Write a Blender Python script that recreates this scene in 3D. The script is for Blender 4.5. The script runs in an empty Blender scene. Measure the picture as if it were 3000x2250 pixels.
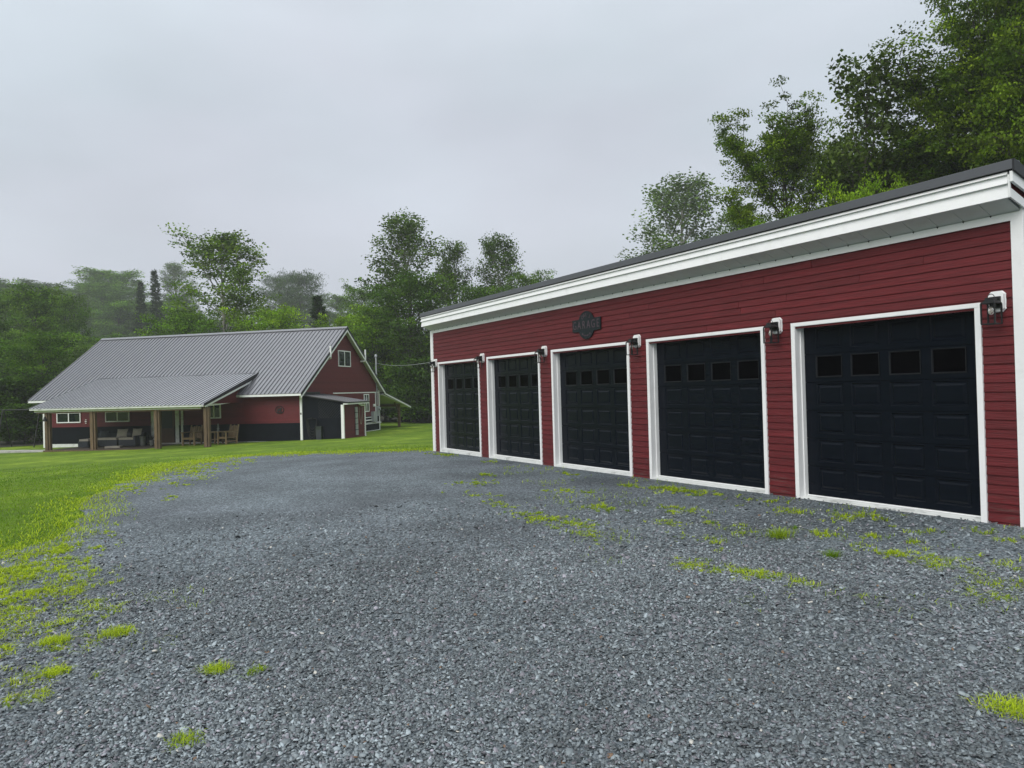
import bpy, bmesh, math, random
import numpy as np
from mathutils import Vector, Matrix, geometry

random.seed(7)
rng = np.random.default_rng(7)
SC = bpy.context.scene
COL = SC.collection
R = math.radians

# ------------------------------------------------------------------ camera, sky, sun, exposure
cam_data = bpy.data.cameras.new('camera')
cam = bpy.data.objects.new('camera', cam_data)
COL.objects.link(cam)
yaw, pitch, roll = -1.0475, 0.0077, -0.0279
CAM = Vector((19.671, -8.9265, 1.924))
fw = Vector((math.sin(yaw) * math.cos(pitch), math.cos(yaw) * math.cos(pitch), math.sin(pitch)))
r0 = Vector((math.cos(yaw), -math.sin(yaw), 0))
u0 = r0.cross(fw)
rt = math.cos(roll) * r0 + math.sin(roll) * u0
up = -math.sin(roll) * r0 + math.cos(roll) * u0
cam.matrix_world = Matrix(((rt.x, up.x, -fw.x, CAM.x), (rt.y, up.y, -fw.y, CAM.y), (rt.z, up.z, -fw.z, CAM.z), (0, 0, 0, 1)))
cam_data.sensor_width = 36
cam_data.lens = 36 * 2180 / 3000
cam_data.clip_end = 3000
SC.camera = cam

SUN_EL, SUN_AZ = 40, 158          # azimuth measured from +y towards +x
world = bpy.data.worlds.new('World')
SC.world = world
world.use_nodes = True
wn, wl = world.node_tree.nodes, world.node_tree.links
wn.clear()
w_out = wn.new('ShaderNodeOutputWorld')
w_bg = wn.new('ShaderNodeBackground')
w_bg.inputs['Strength'].default_value = 0.1
sky = wn.new('ShaderNodeTexSky')
sky.sky_type = 'NISHITA'
sky.sun_disc = False
sky.sun_elevation = R(SUN_EL)
sky.sun_rotation = R(SUN_AZ)
sky.air_density = 1.0
sky.dust_density = 4.0
w_tc = wn.new('ShaderNodeTexCoord')
w_sep = wn.new('ShaderNodeSeparateXYZ')
wl.new(w_tc.outputs['Generated'], w_sep.inputs[0])
w_ramp = wn.new('ShaderNodeValToRGB')      # even overcast: a little brighter overhead
cr = w_ramp.color_ramp
cr.elements[0].position = 0.0
cr.elements[0].color = (0.440, 0.456, 0.500, 1)
cr.elements[1].position = 1.0
cr.elements[1].color = (0.72, 0.74, 0.76, 1)
for p_, c_ in ((0.14, (0.412, 0.434, 0.480, 1)), (0.34, (0.428, 0.460, 0.508, 1)), (0.55, (0.51, 0.55, 0.595, 1))):
    e_ = cr.elements.new(p_)
    e_.color = c_
wl.new(w_sep.outputs['Z'], w_ramp.inputs[0])
w_map = wn.new('ShaderNodeMapping')
w_map.inputs['Scale'].default_value = (1.0, 1.0, 2.6)
wl.new(w_tc.outputs['Generated'], w_map.inputs[0])
w_noise = wn.new('ShaderNodeTexNoise')
w_noise.inputs['Scale'].default_value = 2.1
w_noise.inputs['Detail'].default_value = 4
w_noise.inputs['Roughness'].default_value = 0.45
wl.new(w_map.outputs[0], w_noise.inputs['Vector'])
w_mr = wn.new('ShaderNodeMapRange')
w_mr.inputs[1].default_value = 0.25
w_mr.inputs[2].default_value = 0.75
w_mr.inputs[3].default_value = 0.86 * 10
w_mr.inputs[4].default_value = 1.13 * 10
wl.new(w_noise.outputs[0], w_mr.inputs[0])
w_vm = wn.new('ShaderNodeVectorMath')
w_vm.operation = 'SCALE'
wl.new(w_ramp.outputs[0], w_vm.inputs[0])
wl.new(w_mr.outputs[0], w_vm.inputs['Scale'])
w_mix = wn.new('ShaderNodeMixRGB')
w_mix.inputs[0].default_value = 0.96       # cloud cover over the clear sky
wl.new(sky.outputs[0], w_mix.inputs[1])
w_n2 = wn.new('ShaderNodeTexNoise')
w_n2.inputs['Scale'].default_value = 1.3
w_n2.inputs['Detail'].default_value = 3
wl.new(w_map.outputs[0], w_n2.inputs['Vector'])
w_r2 = wn.new('ShaderNodeValToRGB')
w_r2.color_ramp.elements[0].position = 0.38
w_r2.color_ramp.elements[0].color = (1.01, 1.0, 1.02, 1)
w_r2.color_ramp.elements[1].position = 0.62
w_r2.color_ramp.elements[1].color = (0.97, 1.02, 1.02, 1)
wl.new(w_n2.outputs[0], w_r2.inputs[0])
w_tint = wn.new('ShaderNodeVectorMath')
w_tint.operation = 'MULTIPLY'
wl.new(w_vm.outputs[0], w_tint.inputs[0])
wl.new(w_r2.outputs[0], w_tint.inputs[1])
wl.new(w_tint.outputs[0], w_mix.inputs[2])
wl.new(w_mix.outputs[0], w_bg.inputs['Color'])
wl.new(w_bg.outputs[0], w_out.inputs[0])

sun_data = bpy.data.lights.new('sun', 'SUN')
sun_data.energy = 1.5
sun_data.angle = R(50)
sun_data.color = (1.0, 0.97, 0.93)
sun = bpy.data.objects.new('sun', sun_data)
COL.objects.link(sun)
sdir = Vector((math.sin(R(SUN_AZ)) * math.cos(R(SUN_EL)), math.cos(R(SUN_AZ)) * math.cos(R(SUN_EL)), math.sin(R(SUN_EL))))
sun.rotation_euler = sdir.to_track_quat('Z', 'Y').to_euler()
sun.location = (10, -30, 60)

SC.view_settings.view_transform = 'Standard'
SC.view_settings.look = 'None'
SC.view_settings.gamma = 1.0
SC.view_settings.use_curve_mapping = False
SC.view_settings.exposure = 0.60
SC.render.engine = 'CYCLES'
SC.cycles.max_bounces = 6
SC.cycles.transparent_max_bounces = 8
SC.cycles.volume_bounces = 1
SC.cycles.caustics_reflective = False
SC.cycles.caustics_refractive = False

# ------------------------------------------------------------------ materials
def new_mat(name):
    m = bpy.data.materials.new(name)
    m.use_nodes = True
    n, l = m.node_tree.nodes, m.node_tree.links
    return m, n, l, n['Principled BSDF']

def setp(b, **kw):
    for k, v in kw.items():
        b.inputs[k.replace('_', ' ')].default_value = v

def rgba(c):
    return (c[0], c[1], c[2], 1)

def mat(name, col, rough=0.6, metal=0.0, spec=0.5, var=0.12, nscale=6.0, bump=0.0, bscale=60.0, stretch=(1, 1, 1), objvar=0.0, dirt=None, dirt_amt=0.3):
    """base colour with soft mottling, optional per-object variation, grain bump and dirt."""
    m, n, l, b = new_mat(name)
    setp(b, Roughness=rough, Metallic=metal)
    b.inputs['Specular IOR Level'].default_value = spec
    tc = n.new('ShaderNodeTexCoord')
    mp = n.new('ShaderNodeMapping')
    mp.inputs['Scale'].default_value = stretch
    l.new(tc.outputs['Object'], mp.inputs[0])
    nz = n.new('ShaderNodeTexNoise')
    nz.inputs['Scale'].default_value = nscale
    nz.inputs['Detail'].default_value = 6
    oi = n.new('ShaderNodeObjectInfo')
    addv = n.new('ShaderNodeVectorMath')
    addv.operation = 'ADD'
    l.new(mp.outputs[0], addv.inputs[0])
    sc = n.new('ShaderNodeVectorMath')
    sc.operation = 'SCALE'
    sc.inputs[0].default_value = (37, 11, 23)
    l.new(oi.outputs['Random'], sc.inputs['Scale'])
    l.new(sc.outputs[0], addv.inputs[1])
    l.new(addv.outputs[0], nz.inputs['Vector'])
    mr = n.new('ShaderNodeMapRange')
    mr.inputs[1].default_value = 0.3
    mr.inputs[2].default_value = 0.7
    mr.inputs[3].default_value = 1 - var
    mr.inputs[4].default_value = 1 + var
    l.new(nz.outputs[0], mr.inputs[0])
    fac = mr.outputs[0]
    if objvar:
        m2 = n.new('ShaderNodeMapRange')
        m2.inputs[3].default_value = 1 - objvar
        m2.inputs[4].default_value = 1 + objvar
        l.new(oi.outputs['Random'], m2.inputs[0])
        mu = n.new('ShaderNodeMath')
        mu.operation = 'MULTIPLY'
        l.new(fac, mu.inputs[0])
        l.new(m2.outputs[0], mu.inputs[1])
        fac = mu.outputs[0]
    vm = n.new('ShaderNodeVectorMath')
    vm.operation = 'SCALE'
    vm.inputs[0].default_value = col
    l.new(fac, vm.inputs['Scale'])
    out = vm.outputs[0]
    if dirt is not None:
        nd = n.new('ShaderNodeTexNoise')
        nd.inputs['Scale'].default_value = 3.5
        nd.inputs['Detail'].default_value = 8
        nd.inputs['Roughness'].default_value = 0.7
        l.new(addv.outputs[0], nd.inputs['Vector'])
        md = n.new('ShaderNodeMapRange')
        md.inputs[1].default_value = 0.52
        md.inputs[2].default_value = 0.72
        md.inputs[3].default_value = 0
        md.inputs[4].default_value = dirt_amt
        l.new(nd.outputs[0], md.inputs[0])
        mx = n.new('ShaderNodeMixRGB')
        mx.inputs[2].default_value = rgba(dirt)
        l.new(md.outputs[0], mx.inputs[0])
        l.new(out, mx.inputs[1])
        out = mx.outputs[0]
    l.new(out, b.inputs['Base Color'])
    if bump:
        nb = n.new('ShaderNodeTexNoise')
        nb.inputs['Scale'].default_value = bscale
        nb.inputs['Detail'].default_value = 4
        l.new(addv.outputs[0], nb.inputs['Vector'])
        bp = n.new('ShaderNodeBump')
        bp.inputs['Strength'].default_value = bump
        bp.inputs['Distance'].default_value = 0.01
        l.new(nb.outputs[0], bp.inputs['Height'])
        l.new(bp.outputs[0], b.inputs['Normal'])
    return m

M = {}
M['siding'] = mat('red_wood_grain_siding', (0.112, 0.0115, 0.0145), 0.55, spec=0.3, var=0.28, nscale=3.0, stretch=(1.0, 6, 22), bump=0.55, bscale=5.0, objvar=0.13)
M['siding_splash'] = mat('red_siding_with_mud_splash', (0.108, 0.0125, 0.0155), 0.6, spec=0.25, var=0.28, nscale=3.0, stretch=(1.0, 6, 8), bump=0.55, bscale=5.0, objvar=0.13, dirt=(0.085, 0.075, 0.065), dirt_amt=0.65)
M['white'] = mat('white_trim_paint', (0.86, 0.865, 0.865), 0.45, var=0.03, nscale=2.0, dirt=(0.42, 0.43, 0.39), dirt_amt=0.18, bump=0.05, bscale=30)
M['white_worn'] = mat('worn_white_paint', (0.74, 0.76, 0.74), 0.6, var=0.06, dirt=(0.16, 0.17, 0.15), dirt_amt=0.75, bump=0.2, bscale=40)
M['black'] = mat('black_door_paint', (0.0026, 0.0046, 0.0088), 0.26, spec=0.13, var=0.15, nscale=3, bump=0.08, bscale=25, stretch=(1, 1, 6))
M['frame'] = mat('charcoal_window_frame', (0.0105, 0.0115, 0.014), 0.4, spec=0.2, var=0.1)
M['wainscot'] = mat('black_wainscot_paint', (0.005, 0.007, 0.011), 0.7, spec=0.08, var=0.2, nscale=4, bump=0.1, bscale=30)
M['iron'] = mat('black_iron', (0.010, 0.011, 0.012), 0.5, spec=0.4, var=0.2)
M['roof'] = mat('grey_painted_metal_roof', (0.135, 0.135, 0.150), 0.20, metal=0.0, var=0.05, nscale=0.7, objvar=0.04, dirt=(0.12, 0.12, 0.125), dirt_amt=0.12)
M['roof'].node_tree.nodes['Principled BSDF'].inputs['IOR'].default_value = 2.4
M['porchmetal'] = mat('sky_lit_porch_roof', (0.40, 0.41, 0.44), 0.35, metal=0.0, var=0.06, nscale=0.8, objvar=0.05, dirt=(0.22, 0.22, 0.23), dirt_amt=0.25)  # sky reflection on the porch roof put into a lighter base colour
M['rib'] = mat('shaded_rib_metal', (0.080, 0.082, 0.092), 0.5, var=0.2, nscale=2)  # shade of the rib sides put into a darker colour than the panels
M['roofedge'] = mat('charcoal_roof_edge_metal', (0.085, 0.09, 0.098), 0.42, metal=0.2, var=0.06, nscale=1)
M['darkedge'] = mat('black_roof_trim', (0.008, 0.009, 0.011), 0.5, var=0.1)
M['soffit'] = mat('white_soffit', (0.66, 0.68, 0.67), 0.6, var=0.03)
M['wood'] = mat('weathered_brown_timber', (0.125, 0.082, 0.045), 0.75, var=0.4, nscale=2.5, stretch=(9, 9, 1), bump=0.6, bscale=4, objvar=0.15)
M['log'] = mat('peeled_log_wood', (0.20, 0.135, 0.07), 0.7, var=0.3, nscale=4, stretch=(6, 6, 1), bump=0.3, bscale=8, objvar=0.15)
M['deck'] = mat('deck_boards', (0.055, 0.042, 0.030), 0.75, var=0.3, nscale=2, stretch=(1, 10, 1), bump=0.3, bscale=6)
M['concrete'] = mat('concrete', (0.45, 0.44, 0.41), 0.85, var=0.12, nscale=2.5, bump=0.3, bscale=30, dirt=(0.15, 0.15, 0.13), dirt_amt=0.5)
M['galv'] = mat('galvanised_grey', (0.36, 0.38, 0.39), 0.5, metal=0.2, var=0.1)
M['wicker'] = mat('dark_wicker', (0.020, 0.026, 0.035), 0.7, var=0.4, nscale=30, bump=0.6, bscale=60)
M['cushion'] = mat('beige_cushion', (0.36, 0.33, 0.27), 0.9, var=0.1, bump=0.2, bscale=30)
M['stone'] = mat('mossy_stone_pot', (0.16, 0.17, 0.15), 0.9, var=0.3, nscale=8, bump=0.5, bscale=30)
M['doorwood'] = mat('brown_door', (0.085, 0.045, 0.02), 0.6, var=0.3, stretch=(8, 8, 1), bump=0.2)
M['greendoor'] = mat('dark_green_screen', (0.012, 0.022, 0.014), 0.5, var=0.2)
M['sign'] = mat('black_sign_plate', (0.006, 0.011, 0.014), 0.55, spec=0.3, var=0.2, nscale=10)
M['letters'] = mat('cut_letters', (0.070, 0.042, 0.055), 0.7, var=0.2, nscale=20)
M['bark'] = mat('tree_bark', (0.055, 0.047, 0.038), 0.9, var=0.4, nscale=5, stretch=(3, 3, 0.5), bump=0.7, bscale=12)
M['palebark'] = mat('pale_bark', (0.25, 0.24, 0.21), 0.9, var=0.4, nscale=5, stretch=(1, 1, 2), bump=0.4, bscale=12)
M['bulb'] = None

def glass_dark(name, col=(0.006, 0.008, 0.010), rough=0.04, spec=0.5):
    m, n, l, b = new_mat(name)
    setp(b, Roughness=rough)
    b.inputs['Base Color'].default_value = rgba(col)
    b.inputs['Specular IOR Level'].default_value = spec
    tc = n.new('ShaderNodeTexCoord')
    nz = n.new('ShaderNodeTexNoise')
    nz.inputs['Scale'].default_value = 1.3
    l.new(tc.outputs['Object'], nz.inputs['Vector'])
    bp = n.new('ShaderNodeBump')
    bp.inputs['Strength'].default_value = 0.04
    bp.inputs['Distance'].default_value = 0.05
    l.new(nz.outputs[0], bp.inputs['Height'])
    l.new(bp.outputs[0], b.inputs['Normal'])
    return m
M['glass'] = glass_dark('dark_window_glass', (0.0010, 0.0010, 0.0013), 0.06, spec=0.01)
M['houseglass'] = glass_dark('house_window_glass', (0.008, 0.014, 0.014), 0.03, 0.5)
m_, n_, l_, b_ = new_mat('clear_bulb_glass')
setp(b_, Roughness=0.05)
b_.inputs['Base Color'].default_value = (0.95, 0.9, 0.8, 1)
b_.inputs['Transmission Weight'].default_value = 0.75
M['bulb'] = m_

def leaf_mat(name, col):
    """foliage: vertex colour (natural leaf to leaf variation) times the tree's own object colour."""
    m, n, l, b = new_mat(name)
    at = n.new('ShaderNodeAttribute')
    at.attribute_name = 'Col'
    oi = n.new('ShaderNodeObjectInfo')
    mx = n.new('ShaderNodeMixRGB')
    mx.blend_type = 'MULTIPLY'
    mx.inputs[0].default_value = 1
    l.new(at.outputs['Color'], mx.inputs[1])
    l.new(oi.outputs['Color'], mx.inputs[2])
    mx2 = n.new('ShaderNodeMixRGB')
    mx2.blend_type = 'MULTIPLY'
    mx2.inputs[0].default_value = 1
    mx2.inputs[2].default_value = rgba(col)
    l.new(mx.outputs[0], mx2.inputs[1])
    l.new(mx2.outputs[0], b.inputs['Base Color'])
    setp(b, Roughness=0.55)
    b.inputs['Specular IOR Level'].default_value = 0.14
    tr = n.new('ShaderNodeBsdfTranslucent')
    g = n.new('ShaderNodeMixRGB')
    g.blend_type = 'MULTIPLY'
    g.inputs[0].default_value = 1
    g.inputs[2].default_value = (1.15, 1.25, 0.5, 1)
    l.new(mx2.outputs[0], g.inputs[1])
    l.new(g.outputs[0], tr.inputs[0])
    ms = n.new('ShaderNodeMixShader')
    ms.inputs[0].default_value = 0.33
    l.new(b.outputs[0], ms.inputs[1])
    l.new(tr.outputs[0], ms.inputs[2])
    l.new(ms.outputs[0], n['Material Output'].inputs[0])
    return m
M['leaf'] = leaf_mat('broadleaf_foliage', (1, 1, 1))
M['needle'] = leaf_mat('needle_foliage', (1, 1, 1))
M['blade'] = leaf_mat('grass_blade', (1, 1, 1))

def chip_mat():
    m, n, l, b = new_mat('slate_chips')
    at = n.new('ShaderNodeAttribute')
    at.attribute_name = 'Col'
    l.new(at.outputs['Color'], b.inputs['Base Color'])
    setp(b, Roughness=0.5)
    b.inputs['Specular IOR Level'].default_value = 0.4
    return m
M['chips'] = chip_mat()

def gravel_mat():
    m, n, l, b = new_mat('slate_gravel_surface')
    tc = n.new('ShaderNodeTexCoord')
    dis = n.new('ShaderNodeTexNoise')
    dis.inputs['Scale'].default_value = 30
    dis.inputs['Detail'].default_value = 2
    l.new(tc.outputs['Object'], dis.inputs['Vector'])
    mixv = n.new('ShaderNodeMixRGB')
    mixv.inputs[0].default_value = 0.012
    l.new(tc.outputs['Object'], mixv.inputs[1])
    l.new(dis.outputs['Color'], mixv.inputs[2])
    vo = n.new('ShaderNodeTexVoronoi')
    vo.inputs['Scale'].default_value = 46
    l.new(mixv.outputs[0], vo.inputs['Vector'])
    sep = n.new('ShaderNodeSeparateColor')
    l.new(vo.outputs['Color'], sep.inputs[0])
    rp = n.new('ShaderNodeValToRGB')
    e = rp.color_ramp.elements
    e[0].position = 0.0
    e[0].color = (0.034, 0.044, 0.051, 1)
    e[1].position = 1.0
    e[1].color = (0.33, 0.38, 0.41, 1)
    for p, c in ((0.35, (0.098, 0.122, 0.136, 1)), (0.7, (0.17, 0.205, 0.226, 1)), (0.93, (0.25, 0.29, 0.316, 1))):
        k = e.new(p)
        k.color = c
    l.new(sep.outputs[0], rp.inputs[0])
    # damp and purple patches with their own shape
    big = n.new('ShaderNodeTexNoise')
    big.inputs['Scale'].default_value = 0.55
    big.inputs['Detail'].default_value = 7
    big.inputs['Roughness'].default_value = 0.62
    l.new(tc.outputs['Object'], big.inputs['Vector'])
    mr = n.new('ShaderNodeMapRange')
    mr.inputs[1].default_value = 0.36
    mr.inputs[2].default_value = 0.64
    mr.inputs[3].default_value = 0.62
    mr.inputs[4].default_value = 1.14
    l.new(big.outputs[0], mr.inputs[0])
    vm = n.new('ShaderNodeVectorMath')
    vm.operation = 'SCALE'
    l.new(rp.outputs[0], vm.inputs[0])
    l.new(mr.outputs[0], vm.inputs['Scale'])
    pn = n.new('ShaderNodeTexNoise')
    pn.inputs['Scale'].default_value = 0.33
    pn.inputs['Detail'].default_value = 3
    l.new(tc.outputs['Object'], pn.inputs['Vector'])
    pm = n.new('ShaderNodeMapRange')
    pm.inputs[1].default_value = 0.5
    pm.inputs[2].default_value = 0.75
    pm.inputs[3].default_value = 0
    pm.inputs[4].default_value = 0.5
    l.new(pn.outputs[0], pm.inputs[0])
    px = n.new('ShaderNodeMixRGB')
    px.blend_type = 'MULTIPLY'
    px.inputs[2].default_value = (1.04, 0.96, 1.0, 1)
    l.new(pm.outputs[0], px.inputs[0])
    l.new(vm.outputs[0], px.inputs[1])
    l.new(px.outputs[0], b.inputs['Base Color'])
    setp(b, Roughness=0.6)
    b.inputs['Specular IOR Level'].default_value = 0.35
    bp = n.new('ShaderNodeBump')
    bp.inputs['Strength'].default_value = 0.9
    bp.inputs['Distance'].default_value = 0.012
    add = n.new('ShaderNodeMath')
    add.operation = 'SUBTRACT'
    l.new(sep.outputs[1], add.inputs[0])
    l.new(vo.outputs['Distance'], add.inputs[1])
    l.new(add.outputs[0], bp.inputs['Height'])
    l.new(bp.outputs[0], b.inputs['Normal'])
    return m
M['gravel'] = gravel_mat()

def lawn_mat():
    m, n, l, b = new_mat('lawn_turf')
    tc = n.new('ShaderNodeTexCoord')
    n1 = n.new('ShaderNodeTexNoise')
    n1.inputs['Scale'].default_value = 0.45
    n1.inputs['Detail'].default_value = 8
    n1.inputs['Roughness'].default_value = 0.65
    l.new(tc.outputs['Object'], n1.inputs['Vector'])
    rp = n.new('ShaderNodeValToRGB')
    e = rp.color_ramp.elements
    e[0].position = 0.32
    e[0].color = (0.072, 0.140, 0.011, 1)
    e[1].position = 0.70
    e[1].color = (0.270, 0.370, 0.036, 1)
    k = e.new(0.52)
    k.color = (0.138, 0.225, 0.018, 1)
    l.new(n1.outputs[0], rp.inputs[0])
    n2 = n.new('ShaderNodeTexNoise')
    n2.inputs['Scale'].default_value = 26
    n2.inputs['Detail'].default_value = 6
    n2.inputs['Roughness'].default_value = 0.7
    l.new(tc.outputs['Object'], n2.inputs['Vector'])
    mr = n.new('ShaderNodeMapRange')
    mr.inputs[1].default_value = 0.3
    mr.inputs[2].default_value = 0.7
    mr.inputs[3].default_value = 0.62
    mr.inputs[4].default_value = 1.3
    l.new(n2.outputs[0], mr.inputs[0])
    n3 = n.new('ShaderNodeTexNoise')
    n3.inputs['Scale'].default_value = 3.2
    n3.inputs['Detail'].default_value = 7
    n3.inputs['Roughness'].default_value = 0.75
    l.new(tc.outputs['Object'], n3.inputs['Vector'])
    m3 = n.new('ShaderNodeMapRange')
    m3.inputs[1].default_value = 0.3
    m3.inputs[2].default_value = 0.7
    m3.inputs[3].default_value = 0.68
    m3.inputs[4].default_value = 1.35
    l.new(n3.outputs[0], m3.inputs[0])
    mm = n.new('ShaderNodeMath')
    mm.operation = 'MULTIPLY'
    l.new(mr.outputs[0], mm.inputs[0])
    l.new(m3.outputs[0], mm.inputs[1])
    vm = n.new('ShaderNodeVectorMath')
    vm.operation = 'SCALE'
    l.new(rp.outputs[0], vm.inputs[0])
    l.new(mm.outputs[0], vm.inputs['Scale'])
    l.new(vm.outputs[0], b.inputs['Base Color'])
    setp(b, Roughness=0.9)
    b.inputs['Specular IOR Level'].default_value = 0.15
    bp = n.new('ShaderNodeBump')
    bp.inputs['Strength'].default_value = 0.8
    bp.inputs['Distance'].default_value = 0.05
    l.new(n2.outputs[0], bp.inputs['Height'])
    l.new(bp.outputs[0], b.inputs['Normal'])
    return m
M['lawn'] = lawn_mat()
M['litter'] = mat('forest_floor_litter', (0.028, 0.026, 0.014), 0.95, var=0.5, nscale=3, bump=0.8, bscale=8, dirt=(0.03, 0.055, 0.01), dirt_amt=0.7)

# ------------------------------------------------------------------ mesh helpers
class MB:
    """collects simple solids and links them as ONE mesh object"""
    def __init__(self):
        self.v = []
        self.f = []
    def add(self, vs, fs):
        o = len(self.v)
        self.v.extend([tuple(map(float, p)) for p in vs])
        self.f.extend([tuple(i + o for i in q) for q in fs])
        return self
    def box(self, x0, x1, y0, y1, z0, z1):
        if x0 > x1: x0, x1 = x1, x0
        if y0 > y1: y0, y1 = y1, y0
        if z0 > z1: z0, z1 = z1, z0
        return self.add([(x0, y0, z0), (x1, y0, z0), (x1, y1, z0), (x0, y1, z0), (x0, y0, z1), (x1, y0, z1), (x1, y1, z1), (x0, y1, z1)],
                        [(0, 3, 2, 1), (4, 5, 6, 7), (0, 1, 5, 4), (1, 2, 6, 5), (2, 3, 7, 6), (3, 0, 4, 7)])
    def prism(self, poly, vec):
        """poly: list of 3d points (a planar ring), extruded by vec"""
        n = len(poly)
        a = [Vector(p) for p in poly]
        d = Vector(vec)
        nor = Vector((0, 0, 0))
        for i in range(n):
            nor += (a[i] - a[0]).cross(a[(i + 1) % n] - a[0])
        if nor.dot(d) > 0:
            a = a[::-1]
        b = [p + d for p in a]
        fs = [tuple(range(n)), tuple(range(2 * n - 1, n - 1, -1))]
        for i in range(n):
            j = (i + 1) % n
            fs.append((j, i, i + n, j + n))
        return self.add(a + b, fs)
    def tube(self, pts, rad, sides=8, caps=True):
        pts = [Vector(p) for p in pts]
        n = len(pts)
        rad = rad if hasattr(rad, '__len__') else [rad] * n
        vs, fs = [], []
        ref = Vector((0.13, 0.31, 0.94))
        for i, p in enumerate(pts):
            t = (pts[min(i + 1, n - 1)] - pts[max(i - 1, 0)]).normalized()
            s = t.cross(ref)
            if s.length < 1e-3:
                s = t.cross(Vector((1, 0, 0)))
            s.normalize()
            q = t.cross(s)
            for k in range(sides):
                a = 2 * math.pi * k / sides
                vs.append(p + (s * math.cos(a) + q * math.sin(a)) * rad[i])
        for i in range(n - 1):
            for k in range(sides):
                j = (k + 1) % sides
                fs.append((i * sides + k, i * sides + j, (i + 1) * sides + j, (i + 1) * sides + k))
        if caps:
            fs.append(tuple(range(sides - 1, -1, -1)))
            fs.append(tuple(range((n - 1) * sides, n * sides)))
        return self.add(vs, fs)
    def lathe(self, prof, c, sides=12):
        vs, fs = [], []
        for (r_, z) in prof:
            for k in range(sides):
                a = 2 * math.pi * k / sides
                vs.append((c[0] + r_ * math.cos(a), c[1] + r_ * math.sin(a), c[2] + z))
        for i in range(len(prof) - 1):
            for k in range(sides):
                j = (k + 1) % sides
                fs.append((i * sides + k, i * sides + j, (i + 1) * sides + j, (i + 1) * sides + k))
        fs.append(tuple(range(sides - 1, -1, -1)))
        fs.append(tuple(range((len(prof) - 1) * sides, len(prof) * sides)))
        return self.add(vs, fs)
    def mesh(self, name, m, smooth=False):
        me = bpy.data.meshes.new(name)
        me.from_pydata(self.v, [], self.f)
        me.materials.append(m)
        if smooth:
            me.polygons.foreach_set('use_smooth', [True] * len(me.polygons))
        me.update()
        return me
    def build(self, name, m, parent=None, smooth=False, label=None):
        o = bpy.data.objects.new(name, self.mesh(name, m, smooth))
        COL.objects.link(o)
        if parent is not None:
            o.parent = parent
        if label:
            o['label'] = label
        return o

def box(name, m, parent, *b):
    return MB().box(*b).build(name, m, parent)

def thing(name, label, cat, loc=(0, 0, 0), rz=0.0, group=None):
    o = bpy.data.objects.new(name, None)
    COL.objects.link(o)
    o.location = loc
    o.rotation_euler = (0, 0, rz)
    o.empty_display_size = 0.2
    o['label'] = label
    o['category'] = cat
    if group:
        o['group'] = group
    return o

def tag(o, label, cat, group=None):
    o['label'] = label
    o['category'] = cat
    if group:
        o['group'] = group
    return o

def copy_tree(o, parent=None):
    c = o.copy()
    COL.objects.link(c)
    c.parent = parent
    for ch in list(o.children):
        copy_tree(ch, c)
    return c

def link_mesh(name, me, parent=None):
    o = bpy.data.objects.new(name, me)
    COL.objects.link(o)
    if parent is not None:
        o.parent = parent
    return o

def np_mesh(name, verts, loops_per_face, loop_idx, m, col=None, smooth=False):
    """mesh from numpy arrays; loops_per_face (F,), loop_idx (sum,)"""
    me = bpy.data.meshes.new(name)
    nv, nf, nl = len(verts), len(loops_per_face), len(loop_idx)
    me.vertices.add(nv)
    me.vertices.foreach_set('co', np.ascontiguousarray(verts, dtype=np.float32).ravel())
    me.loops.add(nl)
    me.loops.foreach_set('vertex_index', np.ascontiguousarray(loop_idx, dtype=np.int32))
    me.polygons.add(nf)
    ls = np.zeros(nf, dtype=np.int32)
    ls[1:] = np.cumsum(loops_per_face)[:-1]
    me.polygons.foreach_set('loop_start', ls)
    if col is not None:
        a = me.color_attributes.new('Col', 'FLOAT_COLOR', 'POINT')
        c4 = np.ones((nv, 4), dtype=np.float32)
        c4[:, :3] = col
        a.data.foreach_set('color', c4.ravel())
    me.materials.append(m)
    if smooth:
        me.polygons.foreach_set('use_smooth', np.ones(nf, dtype=bool))
    me.update(calc_edges=True)
    return me

# ------------------------------------------------------------------ terrain
XS = [-90.0, -50.0, -29.42, -18.72, -8.42, -3.0, 0.0, 20.0, 40.0]
ZS = [-0.60, -0.55, -0.455, -0.379, -0.058, 0.137, 0.197, 0.270, 0.34]
def G(x, y):
    x = np.asarray(x, float)
    s = 0
    for dx in (-2, -1, 0, 1, 2):
        s = s + 0.2 * np.interp(x + dx, XS, ZS)
    t = np.clip((-x - 112.0) / 95.0, 0, 1)
    return s + 0.0125 * np.clip(y, -40, 2) + 21.0 * t * t * (3 - 2 * t)
def gz(x, y):
    return float(G(x, y))

def grid_sheet(name, xs, ys, m, dz=0.0):
    X, Y = np.meshgrid(xs, ys)
    Z = G(X, Y) + dz
    v = np.stack([X.ravel(), Y.ravel(), Z.ravel()], -1)
    nx, ny = len(xs), len(ys)
    i = np.arange((nx - 1) * (ny - 1))
    a = (i // (nx - 1)) * nx + i % (nx - 1)
    q = np.stack([a, a + 1, a + nx + 1, a + nx], -1)
    return link_mesh(name, np_mesh(name, v, np.full(len(q), 4), q.ravel(), m, smooth=True))

def axis(lo, hi, a, b, fine, coarse):
    return np.unique(np.round(np.concatenate([np.arange(lo, a, coarse), np.arange(a, b, fine), np.arange(b, hi + coarse, coarse)]), 3))
lawn = grid_sheet('lawn', axis(-240, 120, -34, 24, 0.8, 14), axis(-200, 160, -20, 20, 0.8, 14), M['lawn'])
lawn['kind'] = 'structure'

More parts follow.
